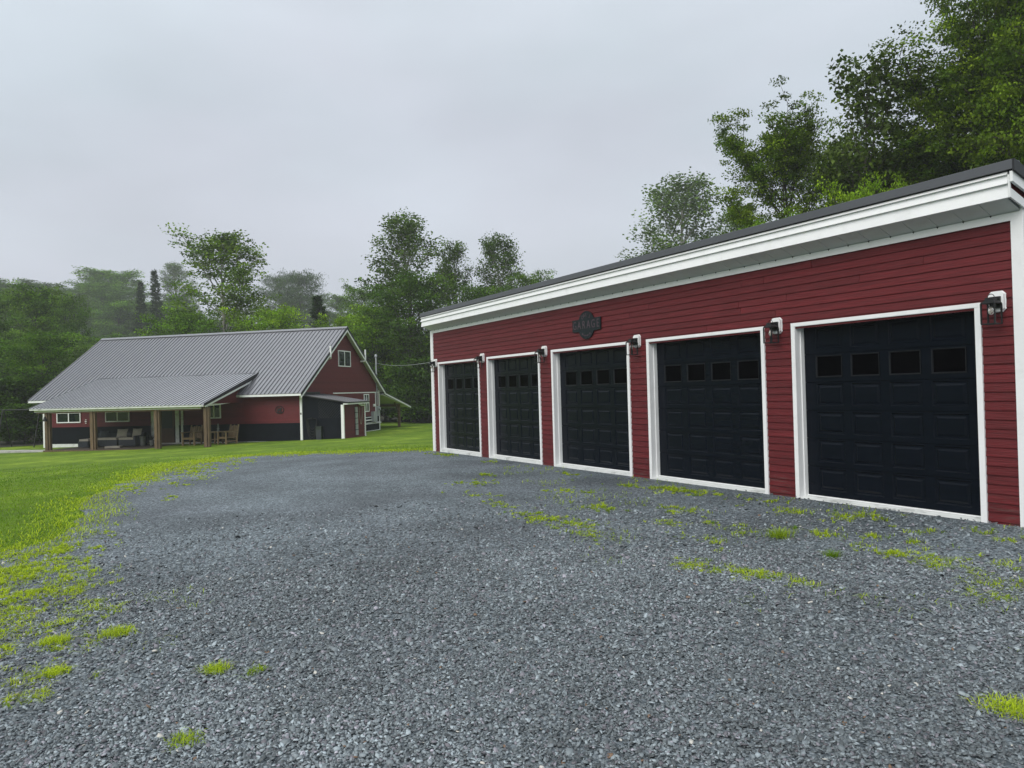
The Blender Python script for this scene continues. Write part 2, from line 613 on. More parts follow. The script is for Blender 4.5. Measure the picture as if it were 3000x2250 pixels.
def cdt_sheet(name, boundary, step, m, dz):
    """a sheet that follows the terrain inside a closed outline"""
    bd = []
    for i in range(len(boundary)):
        a, b = Vector(boundary[i]), Vector(boundary[(i + 1) % len(boundary)])
        n = max(1, int((b - a).length / step))
        bd += [a.lerp(b, k / n) for k in range(n)]
    pts = [Vector((p.x, p.y)) for p in bd]
    nb = len(pts)
    xs = [p.x for p in pts]
    ys = [p.y for p in pts]
    poly = np.array([(p.x, p.y) for p in pts])
    gx, gy = np.meshgrid(np.arange(min(xs), max(xs), step), np.arange(min(ys), max(ys), step))
    P = np.stack([gx.ravel(), gy.ravel()], -1)
    ins = in_poly(P, poly)
    pts += [Vector((float(a), float(b))) for a, b in P[ins]]
    vs, es, fs, *_ = geometry.delaunay_2d_cdt(pts, [(i, (i + 1) % nb) for i in range(nb)], [], 1, 1e-4)
    V = np.array([(p.x, p.y) for p in vs])
    Z = G(V[:, 0], V[:, 1]) + dz
    me = bpy.data.meshes.new(name)
    me.from_pydata([(a, b, c) for (a, b), c in zip(V.tolist(), Z.tolist())], [], [tuple(f) for f in fs])
    me.materials.append(m)
    me.polygons.foreach_set('use_smooth', [True] * len(me.polygons))
    me.update()
    if me.polygons and me.polygons[0].normal.z < 0:
        me.flip_normals()
    o = link_mesh(name, me)
    return o

def in_poly(P, poly):
    x, y = P[:, 0], P[:, 1]
    c = np.zeros(len(P), bool)
    n = len(poly)
    for i in range(n):
        x1, y1 = poly[i]
        x2, y2 = poly[(i + 1) % n]
        if y1 == y2:
            continue
        t = ((y1 > y) != (y2 > y)) & (x < (x2 - x1) * (y - y1) / (y2 - y1) + x1)
        c ^= t
    return c

edge_pts = [(20.5, -21), (14.5, -14.6), (11.2, -11.9), (9.6, -10.5), (8.75, -9.85), (8.35, -9.5), (7.95, -9.25), (7.09, -9.05), (5.81, -8.97), (4.44, -9.0), (3.39, -8.9), (2.49, -8.68),
            (1.62, -8.36), (-1.45, -7.42), (-3.75, -6.65), (-5.66, -5.52), (-6.21, -4.44), (-5.76, -3.34), (-4.15, -2.24), (-2.53, -1.25), (-1.85, -0.6), (-0.98, 0.16)]
edge_d = []
for i in range(len(edge_pts) - 1):
    a, b = Vector(edge_pts[i]), Vector(edge_pts[i + 1])
    n = max(1, int((b - a).length / 0.22))
    for k in range(n):
        p = a.lerp(b, k / n)
        edge_d.append((p.x + rng.normal(0, 0.05), p.y + rng.normal(0, 0.06)))
GRAVEL = edge_d + [(-0.98, 0.16), (15.3, 0.16), (15.9, 6.0), (44, 6.0), (44, -21)]
drive = cdt_sheet('gravel_drive', GRAVEL, 0.5, M['gravel'], 0.006)
drive['kind'] = 'structure'
GP = np.array(GRAVEL)

# ------------------------------------------------------------------ garage
GL, GR, GBACK = -0.46, 15.444, 6.8
ED = [0.0, 2.567, 2.991, 5.513, 5.996, 8.676, 9.178, 11.882, 12.374, 15.001]
ZT, ZFR, ZSO = 2.77, 3.636, 3.722
garage = thing('garage', 'long red clapboard garage with five black overhead doors and white trim', 'garage', (0, 0, 0))
bw = MB()
xs_ = [GL + 0.01] + ED + [GR - 0.01]
for i in range(0, 12, 2):
    x0 = xs_[i] + (0.09 if i else 0)
    x1 = xs_[i + 1] - (0.09 if i < 10 else 0)
    bw.box(xs_[i] - (0.0), xs_[i + 1], 0.002, 0.3, -0.3, 2.715)
bw.box(GL + 0.01, GR - 0.01, 0.002, 0.3, 2.72, 3.80)
bw.prism([(GL + 0.01, 0.3, -0.6), (GL + 0.01, GBACK, -0.6), (GL + 0.01, GBACK, 2.2), (GL + 0.01, 0.3, 4.0)], (0.12, 0, 0))
bw.prism([(GR - 0.13, 0.3, -0.6), (GR - 0.13, GBACK, -0.6), (GR - 0.13, GBACK, 2.2), (GR - 0.13, 0.3, 4.0)], (0.12, 0, 0))
bw.box(GL + 0.13, GR - 0.13, GBACK - 0.12, GBACK, -0.6, 2.2)
bw.build('wall', M['siding'], garage)

def lap_board(x0, x1, zb, h, y=0.0, lip=0.019):
    """one clapboard facing -y: proud at its lower edge"""
    return MB().prism([(x0, y, zb), (x0, y - lip, zb), (x0, y - lip, zb + 0.010), (x0, y - 0.005, zb + h), (x0, y, zb + h)], (x1 - x0, 0, 0))

PITCH = 0.1045
row0 = 0.389 - 3 * PITCH
nrow = int((ZFR - row0) / PITCH) + 1
wl_, wr_ = GL + 0.13, GR - 0.09
for k in range(nrow):
    zb = row0 + k * PITCH
    h = min(PITCH + 0.012, ZFR + 0.03 - zb)
    if zb + PITCH < ZT - 0.02:
        segs = [(wl_, ED[0])] + [(ED[i], ED[i + 1]) for i in (1, 3, 5, 7)] + [(ED[9], wr_)]
        for a, b in segs:
            lap_board(a - 0.0 + 0.002, b - 0.002, zb, h).build('siding_board', M['siding_splash'] if k < 5 else M['siding'], garage)
    else:
        cuts = sorted([wl_] + [c + random.uniform(-1.2, 1.2) for c in (4.0 + (k % 2) * 1.6, 8.4 + (k % 3) * 1.1, 12.4 + (k % 2) * 0.8)] + [wr_])
        for a, b in zip(cuts[:-1], cuts[1:]):
            lap_board(a + 0.003, b - 0.003, zb, h).build('siding_board', M['siding'], garage)
# side wall boards (right end)
for k in range(nrow + 4):
    zb = row0 + k * PITCH
    ytop = 0.0 + min(GBACK, (3.98 - zb - PITCH) / 0.28)
    if ytop < 0.2:
        continue
    MB().prism([(GR, 0.10, zb), (GR + 0.02, 0.10, zb), (GR + 0.005, 0.10, zb + PITCH + .012), (GR, 0.10, zb + PITCH + .012)], (0, ytop - 0.1, 0)).build('siding_board', M['siding'], garage)
# frieze, corner boards
box('frieze_board', M['white'], garage, GL + 0.15, GR - 0.10, -0.032, 0.0, ZFR, ZSO)
MB().box(GL, GL + 0.148, -0.034, 0.002, -0.2, ZSO).build('corner_board', M['white'], garage)
MB().box(GL - 0.03, GL, -0.034, 0.12, -0.2, ZSO).build('corner_board', M['white'], garage)
MB().box(GR - 0.098, GR, -0.034, 0.002, -0.2, ZSO).build('corner_board', M['white'], garage)
MB().box(GR, GR + 0.03, -0.034, 0.10, -0.2, ZSO + 0.1).build('corner_board', M['white'], garage)
# soffit (panels rising to the fascia)
nx = 53
dxs = (GR + 0.0 - GL) / nx
for i in range(nx):
    x0 = GL + i * dxs
    MB().prism([(x0 + 0.004, -0.001, ZSO), (x0 + 0.004, -0.295, 3.838), (x0 + 0.004, -0.295, 3.85), (x0 + 0.004, -0.001, ZSO + 0.012)], (dxs - 0.006, 0, 0)).build('soffit_panel', M['soffit'], garage)
bb = MB()
bb.prism([(GL, 0.0, ZSO + 0.022), (GL, -0.29, 3.862), (GL, -0.29, 3.9), (GL, 0.0, ZSO + 0.07)], (GR - GL, 0, 0))
bb.build('soffit_backing', M['galv'], garage)
nail = MB()
for i in range(nx):
    x0 = GL + i * dxs
    nail.prism([(x0 - 0.012, -0.034, ZSO + 0.006), (x0 + 0.012, -0.034, ZSO + 0.006), (x0, -0.034, ZSO - 0.014)], (0, -0.006, 0))
nail.build('soffit_channel_notches', M['darkedge'], garage)['kind'] = 'stuff'
# fascia boards, each lapped over the one below
FX0, FX1 = GL - 0.005, 15.475
def fas(z0, z1, yb, yt, x1=FX1):
    cuts = [FX0, 3.1 + random.uniform(-.5, .5), 7.2 + random.uniform(-.5, .5), 11.3 + random.uniform(-.5, .5), x1]
    for a, b in zip(cuts[:-1], cuts[1:]):
        MB().prism([(a + 0.001, -0.27, z0), (a + 0.001, yb, z0), (a + 0.001, yt, z1), (a + 0.001, -0.27, z1)], (b - a - 0.002, 0, 0)).build('fascia_board', M['white'], garage)
fas(3.832, 3.985, -0.322, -0.300)
fas(3.980, 4.078, -0.335, -0.310)
fas(4.074, 4.108, -0.345, -0.322)
MB().box(FX0, 15.50, -0.32, -0.2, 4.108, 4.130).build('drip_gap', M['darkedge'], garage)
MB().prism([(FX0, -0.36, 4.120), (FX0, -0.352, 4.222), (FX0, -0.2, 4.222), (FX0, -0.2, 4.120)], (15.54 - FX0, 0, 0)).build('roof_edge', M['roofedge'], garage)
MB().prism([(FX0, -0.352, 4.224), (FX0, GBACK + 0.4, 4.224 - 0.28 * (GBACK + 0.75)), (FX0, GBACK + 0.4, 4.18 - 0.28 * (GBACK + 0.75)), (FX0, -0.352, 4.20)], (15.54 - FX0, 0, 0)).build('roof', M['roof'], garage)
# right rake: white board, black metal edge
def sl(y, z):
    return z - 0.30 * (y + 0.352)
MB().prism([(15.505, -0.345, 4.10), (15.505, GBACK, sl(GBACK, 4.10)), (15.505, GBACK, sl(GBACK, 3.99)), (15.505, -0.345, 3.99)], (0.03, 0, 0)).build('rake_board', M['white'], garage)
MB().prism([(15.54, -0.36, 4.226), (15.54, GBACK + .3, sl(GBACK + .3, 4.226)), (15.54, GBACK + .3, sl(GBACK + .3, 4.10)), (15.54, -0.36, 4.10)], (0.022, 0, 0)).build('rake_edge', M['darkedge'], garage)
MB().prism([(15.478, -0.322, 3.832), (15.478, 0.10, 3.70), (15.478, 0.10, 3.79), (15.478, -0.31, 3.93), (15.478, -0.31, 4.07), (15.478, -0.335, 4.07)], (0.02, 0, 0)).build('return_board', M['white'], garage)

MB().prism([(15.452, -0.285, 3.95), (15.452, 0.09, 3.80), (15.452, 0.09, 3.97), (15.452, -0.285, 4.08)], (0.024, 0, 0)).build('return_siding', M['siding'], garage)

# overhead doors
def cell_skin(mb, cx0, cx1, cz0, cz1, ox0, ox1, oz0, oz1, y0, y1, bev):
    """flat frame around an opening, with sloped sides from y0 back to y1"""
    a = [(cx0, y0, cz0), (cx1, y0, cz0), (cx1, y0, cz1), (cx0, y0, cz1)]
    b = [(ox0, y0, oz0), (ox1, y0, oz0), (ox1, y0, oz1), (ox0, y0, oz1)]
    c = [(ox0 + bev, y1, oz0 + bev), (ox1 - bev, y1, oz0 + bev), (ox1 - bev, y1, oz1 - bev), (ox0 + bev, y1, oz1 - bev)]
    fs = []
    for i in range(4):
        j = (i + 1) % 4
        fs.append((i, j, 4 + j, 4 + i))
        fs.append((4 + i, 4 + j, 8 + j, 8 + i))
    mb.add(a + b + c, fs)

DY = 0.147
DB, DH = 0.312, 0.3995
def make_door(i):
    x0, x1 = ED[2 * i], ED[2 * i + 1]
    ix0, ix1 = x0 + 0.067, x1 - 0.067
    mid = (ix0 + ix1) / 2
    scale = (ix1 - ix0) / 2.493
    pw = 0.5565 * scale
    dl = [mid - 2 * pw, mid - pw, mid, mid + pw, mid + 2 * pw]
    slab = MB()
    dx0, dx1 = ix0 + 0.012, ix1 - 0.012
    slab.box(dx0, dx1, DY + 0.022, DY + 0.06, 0.292, 2.712)
    for r in range(6):
        z0 = DB + r * DH + (0.004 if r else -0.018)
        z1 = DB + (r + 1) * DH - 0.004
        slab.add([(dx0, DY, z0), (dl[0], DY, z0), (dl[0], DY, z1), (dx0, DY, z1)], [(0, 1, 2, 3)])
        slab.add([(dl[4], DY, z0), (dx1, DY, z0), (dx1, DY, z1), (dl[4], DY, z1)], [(0, 1, 2, 3)])
        slab.add([(dx0, DY, z1), (dx1, DY, z1), (dx1, DY + 0.02, z1 + 0.003), (dx0, DY + 0.02, z1 + 0.003)], [(0, 1, 2, 3)])
        slab.add([(dx0, DY, z0), (dx1, DY, z0), (dx1, DY + 0.02, z0 - 0.003), (dx0, DY + 0.02, z0 - 0.003)], [(3, 2, 1, 0)])
        for c in range(4):
            rz0, rz1 = DB + r * DH + 0.066, DB + r * DH + 0.375
            hw = 0.216 * scale
            mx = (dl[c] + dl[c + 1]) / 2
            cell_skin(slab, dl[c], dl[c + 1], z0, z1, mx - hw, mx + hw, rz0, rz1, DY, DY + 0.013, 0.013)
    door = slab.build('garage_door', M['black'], garage, label='black raised panel overhead door, number %d counted from the far end' % (i + 1))
    for r in range(6):
        for c in range(4):
            rz0, rz1 = DB + r * DH + 0.066, DB + r * DH + 0.375
            hw = 0.216 * scale
            mx = (dl[c] + dl[c + 1]) / 2
            if r == 4:
                fr_ = MB()
                w0 = 0.200 * scale
                cell_skin(fr_, mx - w0 - 0.012, mx + w0 + 0.012, rz0 - 0.0, rz1, mx - w0, mx + w0, rz0 + 0.010, rz1 - 0.010, DY - 0.008, DY + 0.008, 0.010)
                for (a, b_, c_, d_) in ((mx - w0 - 0.012, mx + w0 + 0.012, rz0, rz0), (mx - w0 - 0.012, mx + w0 + 0.012, rz1, rz1)):
                    fr_.add([(a, DY - 0.008, c_), (b_, DY - 0.008, c_), (b_, DY + 0.010, d_), (a, DY + 0.010, d_)], [(0, 1, 2, 3)])
                fr_.build('window_frame', M['frame'], door)
                MB().box(mx - w0 + 0.008, mx + w0 - 0.008, DY + 0.006, DY + 0.010, rz0 + 0.018, rz1 - 0.018).build('window_pane', M['glass'], door)
            else:
                p = MB()
                b0 = 0.014
                s0, s1 = 0.034, 0.058
                ring = lambda d, y: [(mx - hw + d, y, rz0 + d), (mx + hw - d, y, rz0 + d), (mx + hw - d, y, rz1 - d), (mx - hw + d, y, rz1 - d)]
                vs = ring(b0, DY + 0.0128) + ring(s0, DY + 0.0128) + ring(s1, DY + 0.003)
                fs = []
                for q in range(4):
                    j = (q + 1) % 4
                    fs.append((q, j, 4 + j, 4 + q))
                    fs.append((4 + q, 4 + j, 8 + j, 8 + q))
                fs.append((8, 9, 10, 11))
                p.add(vs, fs)
                p.build('door_panel', M['black'], door)
    # casing and jambs
    g = garage
    box('casing', M['white'], g, x0, x0 + 0.067, -0.036, 0.0, -0.15, ZT - 0.05)
    box('casing', M['white'], g, x1 - 0.067, x1, -0.036, 0.0, -0.15, ZT - 0.05)
    box('casing', M['white'], g, x0, x1, -0.038, 0.0, ZT - 0.0495, ZT)
    j = MB()
    j.box(x0 + 0.047, x0 + 0.0665, -0.034, 0.20, -0.1, 2.715)
    j.box(x0 + 0.0665, x0 + 0.080, 0.075, DY - 0.003, 0.27, 2.706)
    j.build('jamb', M['white'], g)
    j = MB()
    j.box(x1 - 0.0665, x1 - 0.047, -0.034, 0.20, -0.1, 2.715)
    j.box(x1 - 0.080, x1 - 0.0665, 0.075, DY - 0.003, 0.27, 2.706)
    j.build('jamb', M['white'], g)
    j = MB()
    j.box(x0 + 0.067, x1 - 0.067, -0.034, 0.20, 2.7155, 2.735)
    j.box(x0 + 0.081, x1 - 0.081, 0.075, DY - 0.003, 2.700, 2.7155)
    j.build('head_jamb', M['white'], g)
    s = MB()
    s.prism([(x0 + 0.068, -0.028, -0.1), (x0 + 0.068, -0.028, 0.258), (x0 + 0.068, 0.10, 0.276), (x0 + 0.068, 0.25, 0.276), (x0 + 0.068, 0.25, -0.1)], (x1 - x0 - 0.136, 0, 0))
    s.build('sill', M['white_worn'], g)
    box('threshold', M['white'], g, x0 + 0.081, x1 - 0.081, DY - 0.016, DY + 0.02, 0.280, 0.294)
for i in range(5):
    make_door(i)

# wall lanterns
lan_labels = ['black wall lantern farthest along the garage, at its far corner post',
              'black wall lantern between the two farthest garage doors',
              'black wall lantern beside the garage sign, between second and third doors',
              'black wall lantern between the middle garage door and the fourth one',
              'black wall lantern on the pier between the two nearest garage doors',
              'black wall lantern with a visible clear bulb, beside the near corner post']
def make_lantern(label):
    t = thing('wall_lantern', label, 'lantern', (0, 0, 0), 0, 'black lanterns along the garage front')
    c = 0.032
    w, h = 0.080, 0.113
    ring = [(-w + c, -h), (w - c, -h), (w, -h + c), (w, h - c), (w - c, h), (-w + c, h), (-w, h - c), (-w, -h + c)]
    b = MB().prism([(x, -0.016, z) for x, z in ring], (0, -0.038, 0))
    b.prism([(x * 1.07, -0.001, z * 1.05) for x, z in ring], (0, -0.0155, 0))
    b.build('mounting_block', M['white'], t)
    MB().box(-0.055, 0.055, -0.078, -0.0545, -0.075, 0.055).build('back_plate', M['iron'], t)
    MB().box(-0.012, 0.012, -0.115, -0.0775, 0.015, 0.05).build('arm', M['iron'], t)
    yc = -0.155
    hood = MB()
    lv = [(0.042, 0.040), (0.044, 0.012), (0.076, -0.018), (0.076, -0.028)]
    vs, fs = [], []
    for r_, z in lv:
        vs += [(-r_, yc - r_, z), (r_, yc - r_, z), (r_, yc + r_, z), (-r_, yc + r_, z)]
    for i in range(len(lv) - 1):
        for q in range(4):
            j = (q + 1) % 4
            fs.append((i * 4 + j, i * 4 + q, i * 4 + 4 + q, i * 4 + 4 + j))
    fs.append((0, 1, 2, 3))
    n = (len(lv) - 1) * 4
    fs.append((n + 3, n + 2, n + 1, n))
    hood.add(vs, fs)
    hood.build('hood', M['iron'], t)
    rg = MB()
    rg.tube([(0.036 * math.cos(a), yc, 0.044 + 0.036 * math.sin(a)) for a in np.linspace(0, math.pi, 9)], 0.0042, 6)
    rg.build('carry_ring', M['iron'], t)
    cg_ = MB()
    for sx in (-1, 1):
        for sy in (-1, 1):
            cg_.box(sx * 0.071 - 0.0075, sx * 0.071 + 0.0075, yc + sy * 0.071 - 0.0075, yc + sy * 0.071 + 0.0075, -0.246, -0.028)
    for s in (-1, 1):
        cg_.box(-0.076, 0.076, yc + s * 0.071 - 0.0075, yc + s * 0.071 + 0.0075, -0.258, -0.246)
        cg_.box(s * 0.071 - 0.0075, s * 0.071 + 0.0075, yc - 0.066, yc + 0.066, -0.258, -0.246)
    cg_.build('cage', M['iron'], t)
    MB().lathe([(0.017, 0), (0.017, -0.03)], (0, yc, -0.028), 10).build('bulb_socket', M['iron'], t)
    MB().lathe([(0.012, 0), (0.028, -0.03), (0.032, -0.055), (0.024, -0.085), (0.006, -0.1)], (0, yc, -0.055), 12).build('bulb', M['bulb'], t, smooth=True)
    return t
lan0 = make_lantern(lan_labels[0])
for i, x in enumerate((-0.15, 2.775, 5.74, 8.93, 12.128, 15.185)):
    t = lan0 if i == 0 else copy_tree(lan0)
    t['label'] = lan_labels[i]
    t.location = (x, -0.012, 2.758)

# garage sign
sg = thing('garage_sign', 'black metal plaque reading GARAGE above the middle garage doors', 'sign', (7.348, -0.02, 3.197))
pl = []
rr = 0.285
a0 = math.asin(0.128 / rr)
hw = 0.487
for a in np.linspace(a0, math.pi - a0, 15):
    pl.append((rr * math.cos(a), -0.022, rr * math.sin(a) * 1.0))
pl += [(-hw, -0.022, 0.128), (-hw, -0.022, -0.118)]
for a in np.linspace(math.pi + a0, 2 * math.pi - a0, 15):
    pl.append((rr * math.cos(a), -0.022, rr * math.sin(a) * 1.0))
pl += [(hw, -0.022, -0.118), (hw, -0.022, 0.128)]
MB().prism(pl, (0, 0.02, 0)).build('sign_plate', M['sign'], sg)
def text(body, size, x, z, parent, name, rot=0.0, sx=1.0, m='letters', y=-0.0225):
    c = bpy.data.curves.new(name, 'FONT')
    c.body = body
    c.size = size
    c.align_x = 'CENTER'
    c.align_y = 'CENTER'
    c.extrude = 0.0018
    c.materials.append(M[m])
    tmp = bpy.data.objects.new(name, c)
    o = bpy.data.objects.new(name, bpy.data.meshes.new_from_object(tmp))
    bpy.data.objects.remove(tmp)
    COL.objects.link(o)
    o.parent = parent
    o.location = (x, y, z)
    o.rotation_euler = (math.pi / 2, rot, 0)
    o.scale = (sx, 1, 1)
    return o
for i, ch in enumerate('GARAGE'):
    x = -0.40 + i * 0.16
    text(ch, 0.235, x, 0.002, sg, 'letter', sx=0.80)
for i, ch in enumerate("DAR'S"):
    a = math.pi / 2 + (2 - i) * 0.30
    text(ch, 0.105, 0.215 * math.cos(a), 0.205 * math.sin(a) - 0.005, sg, 'letter', rot=-(a - math.pi / 2))
orn = MB()
for i in range(7):
    a = -math.pi / 2 + (i - 3) * 0.2
    cx_, cz_ = 0.225 * math.cos(a), 0.215 * math.sin(a)
    rr_ = 0.012 if i % 2 else 0.020
    orn.prism([(cx_ + rr_ * math.cos(q), -0.0222, cz_ + rr_ * math.sin(q)) for q in np.linspace(0, 2 * math.pi, 7)[:-1]], (0, -0.002, 0))
orn.build('lower_ornament', M['letters'], sg)

# ------------------------------------------------------------------ house (own axes: x along the ridge, y into the depth)
HA, HROT, HZ = Vector((-18.716, 0.755, 0)), 0.8257, -0.45
HL, HD, HO, HO2, HE, ZE, ZR = 15.79, 10.06, 0.276, 0.495, 0.50, 2.53, 6.268
SLP = (ZR - ZE) / (HD / 2 + HE)
def hz(y):
    return ZE + (y + HE) * SLP if y <= HD / 2 else ZE + (HD - y + HE) * SLP
def hw_(x, y, z=0.0):
    c, s = math.cos(HROT), math.sin(HROT)
    return Vector((HA.x + c * x - s * y, HA.y + s * x + c * y, HZ + z))
house = thing('house', 'long red house with grey ribbed metal roof and a deep front porch', 'house', (HA.x, HA.y, HZ), HROT)
TH = 0.17
b = MB()
b.prism([(-HL + .02, 0.012, -0.9), (-HL + .02, HD - 0.02, -0.9), (-HL + .02, HD - 0.02, hz(HD) - TH - .05), (-HL + .02, HD / 2, ZR - TH - .05), (-HL + .02, 0.012, hz(0) - TH - .05)], (HL - 0.04, 0, 0))
b.build('wall', M['siding'], house)
HP = 0.118
def hboard(x0, x1, zb, h=HP + 0.012, y=0.012):
    return lap_board(x0, x1, zb, h, y).build('siding_board', M['siding'], house)
z = 0.985
while z < 2.58:
    for a, c in ((-HL + 0.15, -8.95), (-6.8, -3.3), (-3.298, -0.08)):
        hboard(a + 0.002, c - 0.002, z)
    z += HP
# gable boards (facing +x)
z = 0.985
while z < ZR - TH - 0.35:
    h = HP + 0.01
    z1 = z + h
    def yl(zz):
        return max(0.12, (zz + TH + 0.02 - ZE) / SLP - HE)
    ya0, ya1 = yl(z), yl(z1)
    yb0, yb1 = HD - max(ya0, 0.14), HD - max(ya1, 0.14)
    if yb1 - ya1 > 0.1:
        vs = [(-.012, ya0, z), (.022, ya0, z), (.006, ya1, z1), (-.012, ya1, z1), (-.012, yb0, z), (.022, yb0, z), (.006, yb1, z1), (-.012, yb1, z1)]
        MB().add(vs, [(0, 3, 2, 1), (4, 5, 6, 7), (0, 1, 5, 4), (1, 2, 6, 5), (2, 3, 7, 6), (3, 0, 4, 7)]).build('siding_board', M['siding'], house)
    z += HP
box('wainscot', M['wainscot'], house, -HL + 0.12, -0.08, -0.022, 0.01, 0.06, 0.98)
box('wainscot', M['wainscot'], house, -0.01, 0.024, 0.13, HD - 0.12, 0.08, 0.98)
box('base_board', M['white_worn'], house, -HL + 0.0, -0.0, -0.03, 0.01, -0.30, 0.058)
box('base_board', M['white'], house, -0.01, 0.034, 0.13, HD, 0.03, 0.078)
box('base_board', M['concrete'], house, -0.02, 0.026, 0.13, HD, -0.6, 0.028)
box('corner_board', M['white'], house, -0.085, 0.034, -0.034, 0.008, -0.35, 2.44)
box('corner_board', M['white'], house, 0.0, 0.036, 0.0085, 0.13, -0.35, 2.44)
box('corner_board', M['white'], house, -HL - 0.02, -HL + 0.14, -0.034, 0.01, -0.5, 2.44)
box('corner_board', M['white'], house, 0.0, 0.036, HD - 0.10, HD + 0.01, -0.4, 2.6)
box('belt_board', M['white'], house, 0.0, 0.034, 3.55, HD - 0.10, 2.425, 2.485)
# roof: deck below, ribbed panels on top
x0r, x1r = -HL - HO2, HO
roof = MB()
for sgn in (0, 1):
    ya, yb = (-HE, HD / 2) if sgn == 0 else (HD + HE, HD / 2)
    roof.prism([(x0r + 0.02, ya, ZE - 0.055), (x0r + 0.02, yb, ZR - 0.055), (x0r + 0.02, yb, ZR - 0.11), (x0r + 0.02, ya, ZE - 0.11)], (x1r - x0r - 0.04, 0, 0))
roof_o = roof.build('roof', M['soffit'], house)
def rib_panel(P0, P1, wdir, w, up_, m, parent, rib=0.032):
    """one strip of ribbed metal from P0 (eave) to P1 (ridge), width w along wdir, a raised rib on its first edge"""
    P0, P1, wd, u = Vector(P0), Vector(P1), Vector(wdir), Vector(up_)
    prof = [(-0.019, 0.0), (-0.010, rib), (0.010, rib), (0.019, 0.0), (w * 0.5, 0.0), (w - 0.019, 0.0)]
    vs = [P0 + wd * a + u * b for a, b in prof] + [P1 + wd * a + u * b for a, b in prof]
    vs += [P0 - u * 0.02 + wd * (-0.019), P0 - u * 0.02 + wd * (w - 0.019)]
    n = len(prof)
    fs = [(i, i + 1, n + i + 1, n + i) for i in range(n - 1)]
    fs.append((2 * n, 2 * n + 1, n - 1, 3, 2, 1, 0))
    o = MB().add(vs, fs).build('roof_panel', m, parent)
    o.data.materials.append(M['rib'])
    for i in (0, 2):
        o.data.polygons[i].material_index = 1  # only the sloped rib sides take the painted shade
    return o
ln = math.hypot(HD / 2 + HE, ZR - ZE)
upn = Vector((0, -(ZR - ZE) / ln, (HD / 2 + HE) / ln))
npan = 71
wp = (x1r - x0r) / npan
for i in range(npan):
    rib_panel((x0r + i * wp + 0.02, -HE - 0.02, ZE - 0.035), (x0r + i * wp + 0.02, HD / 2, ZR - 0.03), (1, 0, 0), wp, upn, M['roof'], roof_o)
MB().prism([(x0r, HD + HE + .02, ZE - 0.045), (x0r, HD / 2, ZR - 0.03), (x0r, HD / 2, ZR - 0.06), (x0r, HD + HE + .02, ZE - 0.056)], (x1r - x0r, 0, 0)).build('rear_slope', M['roof'], roof_o)
rc = MB()
for s in (-1, 1):
    rc.prism([(x0r - 0.01, HD / 2, ZR + 0.035), (x0r - 0.01, HD / 2 + s * 0.17, ZR + 0.035 - 0.17 * SLP), (x0r - 0.01, HD / 2 + s * 0.17, ZR + 0.02 - 0.17 * SLP), (x0r - 0.01, HD / 2, ZR + 0.02)], (x1r - x0r + 0.03, 0, 0))
rc.build('ridge_cap', M['roof'], roof_o)
# rakes (gable end): black metal edge above a white board
def rake(xa, xb, za, zb_, m, name, ext=0.0):
    for s in (0, 1):
        ye, yr = (-HE - ext, HD / 2) if s == 0 else (HD + HE + ext, HD / 2)
        zee = ZE - ext * SLP
        MB().prism([(xa, ye, zee + za), (xa, yr, ZR + za), (xa, yr, ZR + zb_), (xa, ye, zee + zb_)], (xb - xa, 0, 0)).build(name, m, house)
rake(HO - 0.012, HO + 0.022, -0.135, 0.015, M['darkedge'], 'rake_edge', 0.02)
rake(HO - 0.03, HO + 0.008, -0.27, -0.136, M['white'], 'rake_board')
rake(-HL - HO2 - 0.02, -HL - HO2 + 0.015, -0.16, 0.008, M['roof'], 'rake_edge', 0.02)
# eave fascia
box('fascia_board', M['white'], house, -3.2, HO, -HE - 0.012, -HE + 0.014, ZE - 0.155, ZE - 0.056)
box('fascia_board', M['white'], house, x0r, -12.9, -HE - 0.012, -HE + 0.014, ZE - 0.155, ZE - 0.056)
box('fascia_board', M['white'], house, -6, HO - 0.03, HD + HE - 0.01, HD + HE + 0.02, ZE - 0.2, ZE - 0.056)
box('soffit_board', M['soffit'], house, x0r, HO - 0.03, -HE + 0.0145, 0.0, ZE - 0.15, ZE - 0.13)

def window(x0, x1, z0, z1, face='front', mull=1, m='houseglass', tint=None):
    """a sliding window with white frame; face front (x along wall, facing -y) or gable (y along wall, facing +x)"""
    f = MB()
    t = 0.055
    def bx(a0, a1, d0, d1, zz0, zz1):
        if face == 'front':
            f.box(a0, a1, 0.01 - d1, 0.01 - d0, zz0, zz1)
        else:
            f.box(d0 - 0.005, d1 - 0.005, a0, a1, zz0, zz1)
    bx(x0, x0 + t, 0, 0.06, z0, z1)
    bx(x1 - t, x1, 0, 0.06, z0, z1)
    bx(x0 + t, x1 - t, 0, 0.06, z0, z0 + t)
    bx(x0 + t, x1 - t, 0, 0.06, z1 - t, z1)
    xm = (x0 + x1) / 2
    if mull:
        bx(xm - 0.03, xm + 0.03, 0, 0.058, z0 + t, z1 - t)
    w = f.build('window', M['white'], house)
    f = MB()
    bx(x0 + t, xm - 0.03 if mull else x1 - t, 0.028, 0.040, z0 + t, z1 - t)
    f.build('window_pane', M[m], w)
    if mull:
        f = MB()
        bx(xm + 0.03, x1 - t, 0.024, 0.036, z0 + t, z1 - t)
        f.build('window_pane', M[m], w)
    return w
window(-14.89, -13.32, 1.22, 1.80)
window(-11.73, -10.20, 1.22, 1.80)
window(-5.45, -4.64, 1.30, 2.05)
window(4.28, 5.89, 3.975, 4.90, 'gable')
window(7.65, 8.40, 1.26, 2.36, 'gable')
